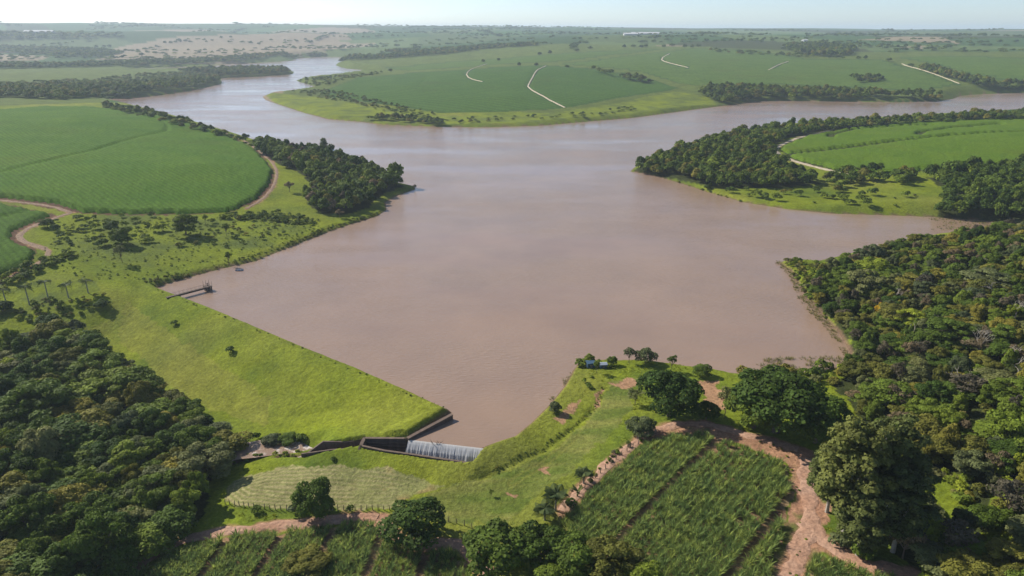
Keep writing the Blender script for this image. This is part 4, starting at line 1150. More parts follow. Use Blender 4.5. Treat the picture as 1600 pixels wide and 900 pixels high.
for k in range(4):
    wall_strip('ledge', [B0 + (0.4, -.42), T1 + (-0.5, -.42)], [-0.6 - k * .95] * 2, [-0.78 - k * .95] * 2, 0.16, M_CONC, bw1)
cw1 = wall_strip('curb_wall', CURB, [-0.45, -0.5, -0.5, -0.5], [-5.5] * 4, 0.55, M_CONC, spill)
wall_strip('wall_cap', CURB, [-0.33, -0.38, -0.38, -0.38], [-0.448, -.498, -.498, -.498], 0.6, M_CONC_L, cw1)
xw1 = wall_strip('cross_wall', [B0 - (0.4, 0), (B0 + CURB[0]) / 2 - (0.5, 0), CURB[0] - (0.35, -.2)], [0.25, -0.2, -0.5], [-2.6] * 3, 0.6, M_CONC, spill)
wall_strip('wall_cap', [B0 - (0.4, -.1), (B0 + CURB[0]) / 2 - (0.5, 0), CURB[0] - (0.35, -.1)], [0.40, -0.05, -0.35], [.252, -.198, -.498], 0.9, M_CONC_L, xw1)
wall_strip('buttress', [CURB[0] + (-.7, -.1), CURB[0] + (-0.55, -2.6)], [-0.45, -2.3], [-5, -5], 0.5, M_CONC_L, spill)
wall_strip('outlet_wall', LOW_FAR[::-1], [-3.2, -1.35, -1.4, -1.0], [-7, -7, -6, -6], 0.5, M_CONC, spill)
wall_strip('outlet_curb', LOW_NEAR[::-1], [-2.6, -1.7, -1.5], [-7, -6.5, -6], 0.4, M_CONC_L, spill)
wv = (W1 - W0); wv = wv / np.linalg.norm(wv); wn = np.array([wv[1], -wv[0]])       # wn points down the fall
if wn[1] > 0: wn = -wn
V = []
for p in (W0, WE):
    for o, z in ((-1.2, -5.5), (-1.2, -0.5), (-0.35, -0.07), (0.12, -0.07), (0.75, -0.75), (3.4, -5.5)):
        q = p + wn * o; V.append((q[0], q[1], z))
F = [(i, (i + 1) % 6, 6 + (i + 1) % 6, 6 + i) for i in range(6)] + [(5, 4, 3, 2, 1, 0), (6, 7, 8, 9, 10, 11)]
mesh_obj('weir_sill', V, F, M_CONC_D, spill)
V = [(*(CURB[i] if i < 4 else 0), -4.55) for i in range(4)]
# falling water
m_fall, n, b, out = new_mat('falling_water')
at = node(n, 'ShaderNodeAttribute', attribute_name='strand')
n.links.new(mix_color(n, at.outputs['Fac'], (0.80, 0.78, 0.74), (0.99, 0.98, 0.95)), b.inputs['Base Color'])
b.inputs['Roughness'].default_value = 0.45; b.inputs['Specular IOR Level'].default_value = 0.5
tr = node(n, 'ShaderNodeBsdfTranslucent'); tr.inputs['Color'].default_value = (0.8, 0.82, 0.84, 1)
mx = node(n, 'ShaderNodeMixShader'); mx.inputs[0].default_value = 0.55
n.links.new(b.outputs[0], mx.inputs[1]); n.links.new(tr.outputs[0], mx.inputs[2]); n.links.new(mx.outputs[0], out.inputs[0])
Lw = np.linalg.norm(WE - W0); ns_, nv = 230, 30
ss = np.linspace(0.05, Lw - .05, ns_); tt = np.linspace(0, 1, nv)
Sg, Tg = np.meshgrid(ss, tt, indexing='ij')
prof_o = np.interp(Tg, [0, .12, .25, .45, 1], [-0.25, 0.3, 0.95, 2.0, 3.9]); prof_z = np.interp(Tg, [0, .12, .25, .45, 1], [0.035, 0.01, -0.42, -1.4, -4.3])
st = 0.55 * vnoise(Sg / 0.42, Tg * 0.9, 401) + 0.45 * vnoise(Sg / 0.16, Tg * 2.0, 402)
prof_o = prof_o + (st - .5) * 0.7 * Tg + 0.3 * (vnoise(Sg / 1.3, Tg * 0.3, 405) - .5) * Tg
X = W0[0] + wv[0] * Sg + wn[0] * prof_o; Y = W0[1] + wv[1] * Sg + wn[1] * prof_o
i = np.arange(ns_ * nv).reshape(ns_, nv)
F = np.stack([i[:-1, :-1], i[:-1, 1:], i[1:, 1:], i[1:, :-1]], -1).reshape(-1, 4)
me = np_mesh('waterfall', np.stack([X.ravel(), Y.ravel(), prof_z.ravel()], 1), F, [m_fall], True)
fo = np.clip((st - 0.22) * 2.4, 0, 1) * smooth(0.06, 0.22, Tg) * (1 - 0.45 * smooth(0.5, 1, Tg) * (1 - st))
a = me.attributes.new('strand', 'FLOAT', 'POINT'); a.data.foreach_set('value', fo.ravel().astype(np.float32))
wf = link(bpy.data.objects.new('waterfall', me)); tag(wf, 'white curtain of water falling over the weir', 'waterfall', kind='stuff')
# churned water in the trough and the stream pool
m_foam, n, b, out = new_mat('foaming_water')
tc = node(n, 'ShaderNodeTexCoord'); a = noise(n, 0.55, 6, 0.72, tc.outputs['Object']); q = noise(n, 3.0, 3, 0.6, tc.outputs['Object'])
sx = node(n, 'ShaderNodeSeparateXYZ'); n.links.new(tc.outputs['Object'], sx.inputs[0])
near_out = ramp(n, sx.outputs[0], -72, -50, 0, 0.20)
ad = node(n, 'ShaderNodeMath', operation='ADD'); n.links.new(a.outputs[0], ad.inputs[0]); n.links.new(near_out, ad.inputs[1])
n.links.new(mix_color(n, ramp(n, ad.outputs[0], 0.60, 0.76, 0, .9), (0.25, 0.165, 0.11), (0.74, 0.68, 0.6)), b.inputs['Base Color'])
b.inputs['Roughness'].default_value = 0.3; add_bump(n, b, a.outputs[0], 0.8, 0.4)
stream.data.materials.clear(); stream.data.materials.append(m_foam)
tag(stream, 'brown foaming stream pool below the spillway outlet', 'stream', kind='structure')
trough = flat_poly('trough_water', np.array([W0 + wn * 2.0, WE + wn * 2.0, CURB[3] + (1.2, .3), CURB[2] + (0, .3), CURB[1] + (0, .3), LOW_NEAR[0] + (0, .2), LOW_NEAR[1] + (0, .2), LOW_NEAR[2] + (-2, .6), LOW_FAR[3] + (-2, .5), LOW_FAR[2] + (0, -.2), LOW_FAR[0] + (0, -.2), B0 + (0.2, -.3), T1 + (0, -.3)]), -4.35, m_foam)
tag(trough, 'churned water in the spillway trough', 'water', kind='structure')
# snag caught on the weir
g = random.Random(4); parts = []
c0 = W0 + wv * 7.6
for k in range(9):
    a_ = Vector((c0[0] + g.uniform(-1.2, 1.2), c0[1] + g.uniform(-.4, .5), 0.05)); d = Vector((g.uniform(-1, 1), g.uniform(-.6, .4), g.uniform(.1, .9))) * g.uniform(.8, 1.7)
    parts.append(tube([tuple(a_), tuple(a_ + d * .5 + Vector((0, 0, .1))), tuple(a_ + d)], [.07, .05, .02], 4))
V, F = join(parts)
tag(mesh_obj('driftwood', V, F, M_BARK), 'dark tangle of driftwood snagged on the weir lip', 'driftwood')

# ------------------------------------------------------------------ intake footbridge
def box(p0, p1, z0, z1, wdt, mat, name, parent):
    p0 = np.asarray(p0, float); p1 = np.asarray(p1, float)
    return wall_strip(name, [p0, p1], [z1, z1], [z0, z0], wdt, mat, parent)
ib = thing('intake_footbridge', 'narrow concrete footbridge leading to a small intake tower in the lake', 'footbridge', (0, 0, 0))
A = on_plane([(268, 463)], 1.6)[0]; Bq = on_plane([(321, 449)], 1.6)[0]; dA = (Bq - A) / np.linalg.norm(Bq - A); nA = np.array([-dA[1], dA[0]])
dk = box(A - dA * 2, Bq, 1.45, 1.75, 1.15, M_CONC, 'deck', ib)
for s in (-.5, .5):
    box(A - dA * 1.5 + nA * s, Bq + nA * s, 1.05, 1.449, 0.2, M_CONC_D, 'girder', ib)
    q = []
    for k in range(9):
        p = A + (Bq - A) * k / 8.5
        q.append(tube([(p[0] + nA[0] * s, p[1] + nA[1] * s, 1.75), (p[0] + nA[0] * s, p[1] + nA[1] * s, 2.75)], [.03, .03], 4))
    e0, e1 = A + nA * s, Bq + nA * s
    q.append(tube([(*e0, 2.75), (*e1, 2.75)], [.03, .03], 4))
    V, F = join(q); mesh_obj('handrail', V, F, M_CONC_D, dk)
pm = A + (Bq - A) * 0.22
box(pm - dA * .3, pm + dA * .3, -3, 1.05, 1.0, M_CONC, 'pier', ib)
tcx = Bq + dA * 1.0
for sx_ in (-1, 1):
    for sy in (-1, 1):
        p = tcx + dA * sx_ * .95 + nA * sy * .95
        box(p - dA * .2, p + dA * .2, -3.5, 1.6, .4, M_CONC_D, 'tower_column', ib)
box(tcx - dA * 0.72, tcx + dA * 0.72, -3.5, 1.2, 1.4, M_CONC_D, 'shaft', ib)
pf = box(tcx - dA * 1.3, tcx + dA * 1.3, 1.602, 1.95, 2.6, M_CONC, 'platform', ib)
q = []
for sx_ in (-1, 0, 1):
    for sy in (-1, 1):
        p = tcx + dA * sx_ * 1.2 + nA * sy * 1.2; q.append(tube([(*p, 1.9), (*p, 4.1)], [.06, .05], 4))
V, F = join(q); mesh_obj('railing_posts', V, F, M_CONC_D, pf)
V, F = join([tube([(*tcx, 1.9), (*tcx, 3.2)], [.16, .16], 8), tube([(tcx[0] - .35, tcx[1], 3.1), (tcx[0] + .35, tcx[1], 3.1)], [.07, .07], 5)]); mesh_obj('gate_wheel_stand', V, F, M_BARK, pf)

# ------------------------------------------------------------------ boat, huts, sheds
M_BLUE = plain('blue_paint', (0.05, 0.09, 0.13), 0.5, 2, 0.15, 0.05); M_TIN = plain('pale_tin_roof', (0.28, 0.32, 0.36), 0.4, 3, 0.15, 0.1); M_WHITE = plain('white_wall', (0.55, 0.54, 0.52), 0.8, 1, 0.1, 0); M_TIMB = plain('grey_timber', (0.22, 0.17, 0.12))
def hut(px, py, w_, d_, h_, rz, label, mat_w, mat_r, name='hut', cat='hut'):
    p = ground([(px, py)])[0]
    t = thing(name, label, cat, (p[0], p[1], p[2] - .05), rz)
    a, b_ = w_ / 2, d_ / 2
    V = [(-a, -b_, -.4), (a, -b_, -.4), (a, b_, -.4), (-a, b_, -.4), (-a, -b_, h_), (a, -b_, h_), (a, b_, h_), (-a, b_, h_), (-a, 0, h_ + d_ * .18), (a, 0, h_ + d_ * .18)]
    F = [(0, 1, 5, 4), (2, 3, 7, 6), (1, 2, 6, 9, 5), (3, 0, 4, 8, 7)]
    mesh_obj('walls', V, F, mat_w, t)
    e = 0.06 * d_; r0 = h_ + .01; o = w_ * .04 + .1
    up = d_ * .18
    for s in (-1, 1):
        V = [(-a - o, s * (b_ + e), r0 - up * e / b_), (a + o, s * (b_ + e), r0 - up * e / b_), (a + o, 0, r0 + up), (-a - o, 0, r0 + up)]
        V += [(x, y, z + .07 + d_ * .01) for x, y, z in V]
        F = [(3, 2, 1, 0), (4, 5, 6, 7), (0, 1, 5, 4), (2, 3, 7, 6), (1, 2, 6, 5), (3, 0, 4, 7)]
        mesh_obj('roof_slope', V, F, mat_r, t)
    dw = min(w_ * .14, .5); dh = h_ * .75
    mesh_obj('door', [(-dw, -b_ - .03, 0), (dw, -b_ - .03, 0), (dw, -b_ - .03, dh), (-dw, -b_ - .03, dh), (-dw, -b_ + .02, 0), (dw, -b_ + .02, 0), (dw, -b_ + .02, dh), (-dw, -b_ + .02, dh)],
             [(0, 1, 2, 3), (4, 0, 3, 7), (1, 5, 6, 2), (3, 2, 6, 7)], M_TIMB, t)
    return t
hut(922, 573, 2.4, 2.2, 1.7, 0.25, 'small blue hut half hidden by trees at the shore', M_BLUE, plain('blue_tin', (0.08, 0.14, 0.20), 0.45, 3, 0.15, .1))
hut(942, 574, 2.2, 1.8, 1.3, 0.1, 'low pale-roofed shelter beside the blue hut', M_BLUE, M_TIN)
hut(62, 51.5, 120, 30, 7, 0.15, 'long white shed on the hazy far hillside', M_WHITE, M_WHITE, 'farm_shed', 'shed')
hut(985, 55, 55, 24, 5, 0.05, 'short white shed on the distant plain', M_WHITE, M_WHITE, 'farm_shed', 'shed')
hut(1008, 54, 120, 30, 5, 0.05, 'longest white shed on the distant plain', M_WHITE, M_WHITE, 'farm_shed', 'shed')
hut(1257, 65.5, 18, 12, 6, 0.3, 'small white farmhouse above the far plantation', M_WHITE, M_WHITE, 'farmhouse', 'house')
pb = on_plane([(374, 423)], 0)[0]
bt = thing('rowing_boat', 'small blue-grey boat lying near the meadow bank', 'boat', (pb[0], pb[1], 0), 0.1)
M_HULL = plain('blue_hull', (0.16, 0.21, 0.30), 0.5, 3, 0.2, 0)
V, F = [], []
xs = np.linspace(-1.8, 1.8, 9)
for x in xs:
    k = max(1 - (abs(x) / 1.85) ** 2.4, 0.02) * .62
    V += [(x, -k, .34), (x, -k * .75, -.05), (x, k * .75, -.05), (x, k, .34), (x, k * .86, .33), (x, k * .6, .06), (x, -k * .6, .06), (x, -k * .86, .33)]
for i in range(8):
    for j in range(8): F.append((8 * i + j, 8 * i + (j + 1) % 8, 8 * i + 8 + (j + 1) % 8, 8 * i + 8 + j))
F += [tuple(range(7, -1, -1)), tuple(range(64, 72))]
mesh_obj('hull', V, F, M_HULL, bt)
for x in (-.7, .6): mesh_obj('bench', [(x - .12, -.5, .25), (x + .12, -.5, .25), (x + .12, .5, .25), (x - .12, .5, .25), (x - .12, -.5, .29), (x + .12, -.5, .29), (x + .12, .5, .29), (x - .12, .5, .29)], [(3, 2, 1, 0), (4, 5, 6, 7), (0, 1, 5, 4), (2, 3, 7, 6), (1, 2, 6, 5), (3, 0, 4, 7)], M_TIMB, bt)

# ------------------------------------------------------------------ fences
post_me = mesh_from('post', *tube([(0, 0, -.4), (0, 0, .7), (0.02, 0, 1.45)], [.11, .10, .08], 6), [M_TIMB])
def fence(pts, step, label):
    Cc = resample(gxy(pts), step)
    z = land(Cc[:, 0], Cc[:, 1])
    t = thing('post_fence', label, 'fence', (Cc[0][0], Cc[0][1], z[0]))
    g = random.Random(len(pts))
    o = np.array([Cc[0][0], Cc[0][1], z[0]])
    for i in range(len(Cc)):
        p = link(bpy.data.objects.new('post', post_me), t)
        p.location = (Cc[i][0] - o[0], Cc[i][1] - o[1], z[i] - o[2]); p.rotation_euler = (g.uniform(-.08, .08), g.uniform(-.08, .08), 0); p.scale = (1, 1, g.uniform(.85, 1.12))
    for h in (.45, .85, 1.2):
        V, F = tube([(Cc[i][0] - o[0], Cc[i][1] - o[1], z[i] - o[2] + h) for i in range(len(Cc))], [.012] * len(Cc), 3)
        mesh_obj('wire', V, F, M_TIMB, t)
fence([(352, 788), (400, 795), (450, 798), (520, 797), (600, 796), (640, 800)], 1.35, 'timber post fence along the stubble plot')
fence([(640, 800), (690, 812), (730, 822), (760, 835)], 2.0, 'timber post fence at the end of the mown strip')
fence([(905, 772), (940, 738), (970, 712), (1000, 692), (1030, 674)], 2.2, 'dark fence between the mown strip and cane plot')

# ------------------------------------------------------------------ palms and bananas
def frond_mesh(L, droop, wdt, name='frond'):
    V, F = [], []
    N = 9
    for i in range(N + 1):
        t = i / N
        x = L * t * (1 - .18 * t); z = L * (0.42 * t - droop * t * t)
        w_ = wdt * math.sin(math.pi * min(1, .12 + t * .9)) + .02
        V += [(x, -w_, z - w_ * .55), (x, 0, z), (x, w_, z - w_ * .55)]
    for i in range(N):
        if i > 0 and name == 'frond':
            pass
        F += [(3 * i, 3 * i + 3, 3 * i + 4, 3 * i + 1), (3 * i + 1, 3 * i + 4, 3 * i + 5, 3 * i + 2)]
    if name != 'frond': return mesh_from(name, V, F, [LEAF['banana']])
    # split the blade into leaflets
    V2, F2 = [], []
    for i in range(18):
        t = .1 + .9 * i / 17; x = L * t * (1 - .18 * t); z = L * (0.42 * t - droop * t * t); l = wdt * 1.35 * math.sin(math.pi * min(.97, .15 + t * .8))
        for s in (-1, 1):
            o = len(V2)
            V2 += [(x - .04, 0, z), (x + .04, 0, z), (x + .25 * l + .05, s * l, z - l * .6), (x + .25 * l - .05, s * l, z - l * .62)]
            F2.append((o, o + 1, o + 2, o + 3))
    v, f = tube([(L * t * (1 - .18 * t), 0, L * (0.42 * t - droop * t * t)) for t in np.linspace(0, 1, 7)], list(np.linspace(.06, .015, 7)), 3)
    V2, F2 = join([(V2, F2), (v, f)])
    return mesh_from(name, V2, F2, [LEAF['palm']])
FR = [frond_mesh(3.0, d, .75) for d in (.25, .75, 1.15)]
def palm(px, py, h, s, label, group=None, nf=11, cat='palm'):
    p = ground([(px, py)])[0]
    t = thing('palm_tree', label, cat, (p[0], p[1], p[2] - .05), px * .7, group)
    V, F = tube([(0, 0, -.5), (0.03, 0, h * .3), (-.04, 0.02, h * .7), (0, 0, h)], [.26, .21, .19, .15], 8)
    mesh_obj('trunk', V, F, M_PALMBARK, t)
    g = random.Random(int(px))
    for k in range(nf):
        f = link(bpy.data.objects.new('frond', FR[k % 3]), t)
        f.location = (0, 0, h - .1); f.rotation_euler = (g.uniform(-.2, .2), g.uniform(-.35, .1), k * 2.4 + g.uniform(-.2, .2)); f.scale = (s,) * 3
for px, py, h, lb in [(11, 478, 7.2, 'outermost palm of the row, beside the dark bush'), (46, 476, 7.6, 'second palm of the row counted from the picture edge'), (76, 468, 7.8, 'tallest middle palm of the row above the orchard'),
                      (107, 465, 5.6, 'short palm of the row, second from the dam'), (138, 458, 5.4, 'palm of the row nearest the dam')]:
    palm(px, py, h, 1.05, lb, 'row of royal palms')
palm(868, 798, 4.6, 1.1, 'drooping palm in the clump beside the cane', 'drooping palms by the cane plot', 22)
palm(851, 812, 3.2, 1.0, 'lowest drooping palm of the clump, nearest the round trees', 'drooping palms by the cane plot', 20)
palm(912, 756, 3.2, 0.85, 'small weeping palm alone at the fence end', 'drooping palms by the cane plot', 24)
BL = [frond_mesh(2.2, d, .32, 'leaf') for d in (.1, .5)]
p = ground([(902, 776)])[0]
t = thing('banana_plant', 'pale-leaved banana plant beside the drooping palms', 'plant', p)
V, F = tube([(0, 0, -.2), (0, 0, .8), (0.05, 0, 1.8)], [.2, .16, .1], 7); mesh_obj('stem', V, F, LEAF['banana'], t)
for k in range(9):
    f = link(bpy.data.objects.new('leaf', BL[k % 2]), t); f.location = (0, 0, 1.5); f.rotation_euler = (0, -.5 + .1 * (k % 3), k * 2.2)

# ------------------------------------------------------------------ single trees in the far crops
FT = [(163, 74), (171, 74), (151, 75), (258, 68.5), (267, 68), (275, 67.5), (282, 66.5), (290, 65), (222, 88), (346, 60.5), (361, 59), (405, 70), (843, 86.5), (859, 84.5), (901, 80.5), (922, 77.5), (975, 75.5), (989, 74),
      (1002, 75), (1009, 74.5), (1037, 74), (1050, 73), (1070, 75), (1081, 75.5), (1091, 74), (838, 103), (811, 103), (886, 106), (610, 112), (755, 98), (779, 95), (1388, 96), (1341, 93.5), (1352, 93), (1423, 104), (1438, 107), (1118, 80), (1154, 82), (1172, 83)]
FT_W = ground(FT)
for k, p in enumerate(FT_W):
    px, py = FT[k]
    zone = 'tan field up the valley' if px < 450 else ('peninsula crop' if px < 900 and py > 90 else ('field boundary on the far slope' if px < 1200 else 'far eastern slope'))
    same = sorted([q for q in FT if ('tan field up the valley' if q[0] < 450 else ('peninsula crop' if q[0] < 900 and q[1] > 90 else ('field boundary on the far slope' if q[0] < 1200 else 'far eastern slope'))) == zone])
    n_ = same.index(FT[k])
    ordw = ['first', 'second', 'third', 'fourth', 'fifth', 'sixth', 'seventh', 'eighth', 'ninth', 'tenth', 'eleventh', 'twelfth', 'thirteenth', 'fourteenth', 'fifteenth', 'sixteenth', 'seventeenth', 'eighteenth', 'nineteenth', 'twentieth'][n_]
    dist = math.hypot(p[0], p[1])
    s = np.clip(dist * 0.0062, 7, 17)
    plant(p[0], p[1], 'round', 'dark', s * (.8 + .4 * ((k * 37) % 10) / 10), s * (.75 + .3 * ((k * 53) % 10) / 10), '%s lone dark tree from the left at the %s' % (ordw, zone), 'lone trees in the far crops', z=p[2])

# ------------------------------------------------------------------ bushes on the meadow and shores
def bushes(poly, spacing, keep, size, tones, seed, label, cat='scrub', name='scrub', hmul=1.0, src='bush'):
    X, Y, g = poisson(gxy(poly), spacing, seed, keep=keep)
    Z = land(X, Y)
    kk = g.integers(0, len(tones) * 3, len(X))
    s = g.uniform(size[0], size[1], len(X))
    scatter(name, np.stack([X, Y, Z - .05], 1), g.uniform(0, 6.28, len(X)), np.stack([s, s, s * hmul * g.uniform(.7, 1.2, len(X))], 1), kk,
            [(PROTO[src][q % 3][0], LEAF[tones[q // 3]]) for q in range(len(tones) * 3)], label, cat)
bushes([(50, 350), (110, 338), (250, 338), (260, 360), (215, 395), (150, 390), (90, 385)], 4.8, .5, (.8, 2.3), ['mid', 'lime', 'dark', 'lime'], 601, 'thick scrub on the upper meadow beside the track')
bushes([(250, 345), (420, 338), (480, 345), (440, 370), (330, 390), (260, 385)], 5, .5, (.5, 1.4), ['mid', 'lime', 'olive'], 602, 'scattered scrub across the middle meadow')
bushes([(340, 336), (430, 331), (500, 345), (490, 352), (400, 345), (345, 343)], 2.4, .8, (.7, 1.7), ['mid', 'dark', 'lime'], 603, 'hedge of scrub below the large cane field')
bushes([(0, 438), (60, 410), (110, 396), (122, 401), (70, 422), (0, 452)], 2.2, .85, (.9, 2.0), ['mid', 'lime', 'lime'], 604, 'leafy hedge along the winding dirt track')
bushes([(225, 445), (262, 441), (345, 419), (440, 390), (520, 358), (590, 336), (600, 330), (580, 334), (500, 360), (400, 402), (300, 428), (225, 438)], 1.6, .85, (.4, 1.0), ['dark', 'mid', 'olive'], 605, 'dark fringe of bank plants along the meadow shore')
bushes([(20, 480), (60, 470), (165, 462), (168, 482), (110, 500), (30, 505)], 2.8, .8, (.5, 1.2), ['olive', 'mid', 'lime'], 606, 'rows of low orchard bushes under the palms')
bushes([(1060, 290), (1100, 296), (1230, 322), (1440, 334), (1460, 310), (1400, 300), (1250, 298), (1120, 290)], 8, .55, (.8, 3.2), ['mid', 'dark', 'olive', 'mid'], 607, 'scattered bushes on the meadow below the wooded point')
bushes([(1140, 580), (1200, 572), (1330, 570), (1335, 600), (1250, 605), (1160, 600)], 3, .85, (.9, 2.2), ['mid', 'olive', 'lime', 'grey'], 608, 'leafy thicket on the shore behind the widest tree')
bushes([(1222, 412), (1240, 408), (1290, 412), (1262, 445), (1300, 505), (1335, 560), (1320, 556), (1285, 508), (1250, 455), (1236, 428)], 2.6, .9, (.7, 1.6), ['lime', 'mid', 'reed', 'olive'], 609, 'bright fringe of shrubs along the right-hand shore')
bushes([(770, 741), (850, 703), (905, 665), (938, 630), (946, 600), (941, 600), (932, 628), (898, 662), (845, 698), (765, 737)], .8, .6, (.14, .32), ['mid', 'olive', 'mid'], 610, 'line of tall weeds along the curved ditch')
bushes([(860, 800), (905, 770), (970, 712), (1030, 674), (1020, 668), (960, 705), (900, 760), (850, 790)], 1.6, .5, (.3, .8), ['lime', 'mid', 'brown'], 611, 'tall weeds along the cane plot fence')
bushes([(380, 690), (410, 684), (470, 686), (485, 694), (470, 690), (440, 687), (400, 688)], 1.5, .8, (.5, 1.3), ['dark', 'mid', 'deep'], 612, 'dark thicket on the far bank of the stream')
bushes([(360, 720), (375, 714), (400, 712), (470, 705), (470, 708), (400, 716), (365, 726)], 1.4, .6, (.3, .8), ['lime', 'mid'], 613, 'leafy plants on the near bank of the stream')
bushes([(1420, 690), (1600, 600), (1700, 640), (1700, 960), (1450, 960), (1390, 860)], 3.4, .6, (.8, 2.2), ['lime', 'mid', 'olive', 'reed'], 614, 'undergrowth between the trees of the right-hand wood')
bushes([(985, 268), (1050, 282), (1110, 300), (1160, 314), (1160, 317), (1100, 301), (1040, 282), (985, 270)], 2.5, .8, (.5, 1.2), ['mid', 'olive'], 615, 'bank plants at the water below the wooded point')
bushes([(900, 580), (915, 566), (975, 566), (990, 575), (950, 585), (920, 600), (905, 600)], 2.6, .45, (.4, 1.0), ['mid', 'lime', 'dark'], 616, 'shrubs round the lakeside huts')

bushes([(60, 400), (110, 345), (420, 338), (500, 350), (590, 338), (500, 362), (400, 402), (262, 436), (200, 440), (120, 440)], 2.6, .42, (.22, .6), ['lime', 'mid', 'lime'], 617, 'knee-high weeds dotted over the whole meadow', hmul=.8)

bushes([(245, 452), (330, 484), (480, 547), (640, 614), (704, 643), (704, 649), (640, 618), (480, 551), (330, 487), (245, 455)], .9, .16, (.15, .42), ['mid', 'dark', 'olive'], 618, 'small plants dotted along the waterline of the dam')
bushes([(1100, 668), (1250, 705), (1290, 770), (1280, 850), (1240, 930), (1225, 900), (1250, 800), (1235, 730), (1150, 695)], 1.5, .12, (.12, .4), ['lime', 'reed', 'reed'], 619, 'weeds sprouting on the bare soil beside the cane plot')

# ------------------------------------------------------------------ sugarcane plots
def clump(seed, h, nb):
    g = np.random.default_rng(seed); V, F = [], []
    for k in range(nb):
        a = g.uniform(0, 6.28); r0 = g.uniform(0, .28); lean = g.uniform(.25, 1.0); hh = h * g.uniform(.6, 1.1); w_ = g.uniform(.045, .08)
        ca, sa = math.cos(a), math.sin(a); o = len(V)
        for t, q in ((0, 1), (.5, 1), (.8, .8), (1, .1)):
            rr = r0 + lean * hh * (.15 * t + .5 * t ** 3); z = hh * (t - .28 * lean * t ** 3)
            for s in (-1, 1): V.append((ca * rr - sa * s * w_ * q, sa * rr + ca * s * w_ * q, z))
        for i in range(3): F.append((o + 2 * i, o + 2 * i + 1, o + 2 * i + 3, o + 2 * i + 2))
    me = mesh_from('clump', V, F, [LEAF['cane']])
    at = me.attributes.new('tone', 'FLOAT', 'FACE'); at.data.foreach_set('value', np.repeat(g.uniform(0, 1, nb), 3).astype(np.float32))
    return me
CL = [clump(700 + s, 2.1, 44) for s in range(4)]
def cane(poly, line, row, step, label, seed, thin, hs, skip=()):
    g = np.random.default_rng(seed)
    d = gxy(line); d = d[1] - d[0]; d /= np.linalg.norm(d); e = np.array([-d[1], d[0]])
    c = poly.mean(0); R_ = 90
    A_, B_ = np.meshgrid(np.arange(-R_, R_, row), np.arange(-R_, R_, step), indexing='ij')
    ri = np.broadcast_to(np.arange(A_.shape[0])[:, None], A_.shape)
    A_ = A_ + g.normal(0, .10, A_.shape) + .35 * np.sin(B_ / 17); B_ = B_ + g.uniform(-.3, .3, B_.shape) * step
    X = (c[0] + e[0] * A_ + d[0] * B_).ravel(); Y = (c[1] + e[1] * A_ + d[1] * B_).ravel(); ri = ri.ravel()
    m = inside(X + 1.2 * (vnoise(X / 3, Y / 3, seed) - .5), Y + 1.2 * (vnoise(X / 3, Y / 3, seed + 1) - .5), poly) & (fbm(X / 5, Y / 5, seed + 3) + thin(X, Y) > .28) & (g.uniform(size=X.shape) < .96)
    for s in skip: m &= (ri % s[0] != s[1])
    for p_, w_, _ in TRACK_W.values(): m &= seg_dist(X, Y, p_) > w_ * .5 + .3
    X, Y = X[m], Y[m]
    s = hs * g.uniform(.75, 1.2, len(X)) * (.75 + .5 * fbm(X / 7, Y / 7, seed + 5))
    scatter('sugarcane_plants', np.stack([X, Y, land(X, Y) - .05], 1), g.uniform(0, 6.28, len(X)), np.stack([s, s, s], 1), g.integers(0, 4, len(X)), [(q, LEAF['cane']) for q in CL], label, 'crop')
cane(CANE_POLY_R, [(1000, 790), (1095, 702)], 1.6, .72, 'tall sugarcane rows in the large near plot', 21, lambda x, y: .17 - .19 * smooth(34, 52, x), 1.05, ((14, 3),))
cane(CANE_POLY_L, [(440, 885), (466, 842)], 1.6, .72, 'sugarcane rows in the lower plot below the fence', 31, lambda x, y: .22 - .2 * smooth(-20, -12, x), 1.0, ((7, 1),))
cane(CANE_POLY_B, [(1300, 900), (1360, 880)], 1.45, .8, 'small patch of sugarcane beside the forked track', 41, lambda x, y: .1, .85)

# ------------------------------------------------------------------ grass tufts and reeds
def tuft(seed, h, nb, spread, wd):
    g = np.random.default_rng(seed); V, F = [], []
    for k in range(nb):
        a = g.uniform(0, 6.28); r0 = g.uniform(0, spread); l = g.uniform(.2, .9) * h; hh = h * g.uniform(.5, 1.1)
        ca, sa = math.cos(a), math.sin(a); o = len(V)
        V += [(ca * r0 - sa * wd, sa * r0 + ca * wd, -.05), (ca * r0 + sa * wd, sa * r0 - ca * wd, -.05), (ca * (r0 + l * .4) + sa * wd * .8, sa * (r0 + l * .4) - ca * wd * .8, hh * .7), (ca * (r0 + l * .4) - sa * wd * .8, sa * (r0 + l * .4) + ca * wd * .8, hh * .7),
              (ca * (r0 + l), sa * (r0 + l), hh)]
        F += [(o, o + 1, o + 2, o + 3), (o + 3, o + 2, o + 4)]
    me = mesh_from('tuft', V, F, [LEAF['tuft']])
    at = me.attributes.new('tone', 'FLOAT', 'FACE'); at.data.foreach_set('value', np.repeat(g.uniform(0, 1, nb), 2).astype(np.float32))
    return me
TF = [tuft(800 + s, .24, 14, .40, .05) for s in range(3)]
g = np.random.default_rng(77)
NT = 42000
rr = 100 + 230 * g.uniform(size=NT) ** 0.8; th = g.uniform(R(-42), R(30), NT)
X = rr * np.sin(th); Y = rr * np.cos(th)
Z = land(X, Y)
c = land_colour(X, Y, Z)
ok = (c[:, 1] > 0.12) & (c[:, 0] < c[:, 1] * 1.1) & ~inside(X, Y, LAKE) & (seg_dist(X, Y, LAKE, True) > .7) & ~inside(X, Y, MOWN_POLY) & ~inside(X, Y, STUB_POLY) & (fbm(X / 5, Y / 5, 880) > .58) & (seg_dist(X, Y, W_dam) > 45)
X, Y, Z = X[ok], Y[ok], Z[ok]
s = g.uniform(.5, 1.5, len(X))
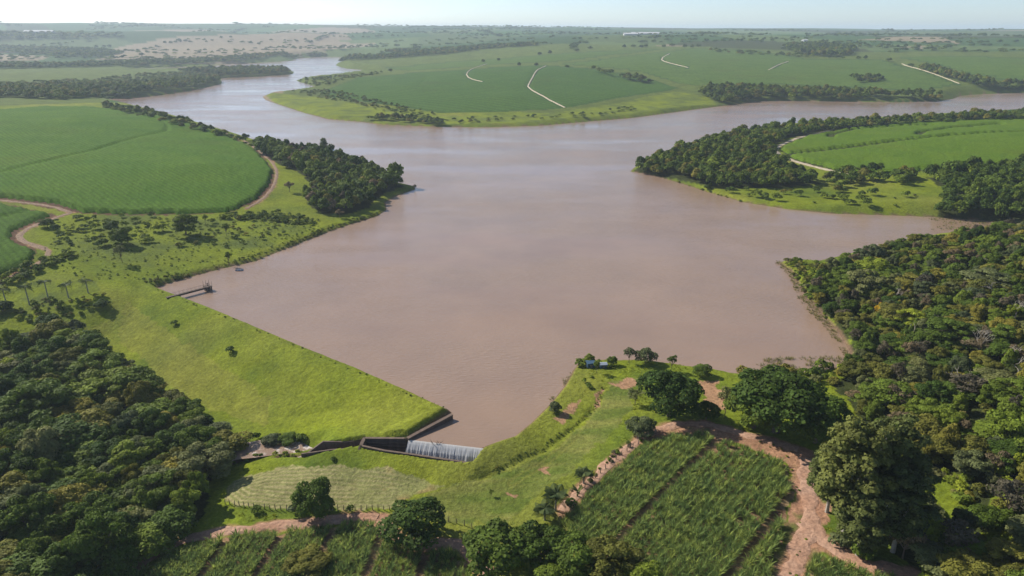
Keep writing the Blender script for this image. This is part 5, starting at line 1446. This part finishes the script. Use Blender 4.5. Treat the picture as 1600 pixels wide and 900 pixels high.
scatter('tall_grass', np.stack([X, Y, Z], 1), g.uniform(0, 6.28, len(X)), np.stack([s, s, s], 1), g.integers(0, 3, len(X)), [(q, LEAF['tuft']) for q in TF], 'tufts of tall bright grass on the dam and banks', 'grass')
RD = [tuft(820 + s, 1.3, 16, .5, .04) for s in range(3)]
def reeds(poly, spacing, keep, seed, label, z=0.0):
    P = on_plane(poly, 0)
    lo, hi = P.min(0), P.max(0); g = np.random.default_rng(seed)
    n_ = int((hi - lo).prod() / spacing ** 2)
    X = g.uniform(lo[0], hi[0], n_); Y = g.uniform(lo[1], hi[1], n_)
    m = inside(X, Y, P) & (fbm(X / 4, Y / 4, seed) > 1 - keep)
    X, Y = X[m], Y[m]; s = g.uniform(.4, 1.0, len(X))
    scatter('reeds', np.stack([X, Y, np.full(len(X), -.1)], 1), g.uniform(0, 6.28, len(X)), np.stack([s, s, s * .8], 1), g.integers(0, 3, len(X)), [(q, LEAF['reed']) for q in RD], label, 'reeds')
reeds([(1208, 408), (1236, 406), (1255, 450), (1300, 510), (1330, 560), (1322, 560), (1290, 515), (1248, 470), (1232, 430)], .9, .55, 91, 'reeds standing in the shallows of the right-hand shore')
reeds([(1150, 578), (1200, 560), (1330, 556), (1330, 575), (1250, 584), (1160, 588)], .8, .55, 92, 'reeds and water plants in the near cove')
reeds([(1440, 340), (1490, 342), (1580, 348), (1580, 352), (1520, 356), (1450, 362), (1475, 350)], 1.6, .7, 93, 'marshy reeds filling the head of the cove')
reeds([(892, 575), (905, 560), (960, 561), (930, 570), (905, 585), (880, 610), (860, 630), (857, 626), (872, 605)], .9, .5, 94, 'water plants along the huts shore')

# ------------------------------------------------------------------ haze: the air over the whole valley
zt = float(GZ.max()) + 30; zb = float(GZ.min()) - 1.0
V = [(-17500, -400, zb), (17500, -400, zb), (17500, 20600, zb), (-17500, 20600, zb), (-17500, -400, zt), (17500, -400, zt), (17500, 20600, zt), (-17500, 20600, zt)]
m_haze = bpy.data.materials.new('haze'); m_haze.use_nodes = True
n = m_haze.node_tree; n.nodes.clear()
out = n.nodes.new('ShaderNodeOutputMaterial'); pv = n.nodes.new('ShaderNodeVolumePrincipled')
pv.inputs['Color'].default_value = (0.74, 0.87, 1.0, 1); pv.inputs['Density'].default_value = 0.000095; pv.inputs['Anisotropy'].default_value = 0.2
n.links.new(pv.outputs[0], out.inputs['Volume'])
hz = mesh_obj('haze', V, [(3, 2, 1, 0), (4, 5, 6, 7), (0, 1, 5, 4), (2, 3, 7, 6), (1, 2, 6, 5), (3, 0, 4, 7)], m_haze)
tag(hz, 'thin pale haze hanging over the whole valley', 'haze', kind='stuff')
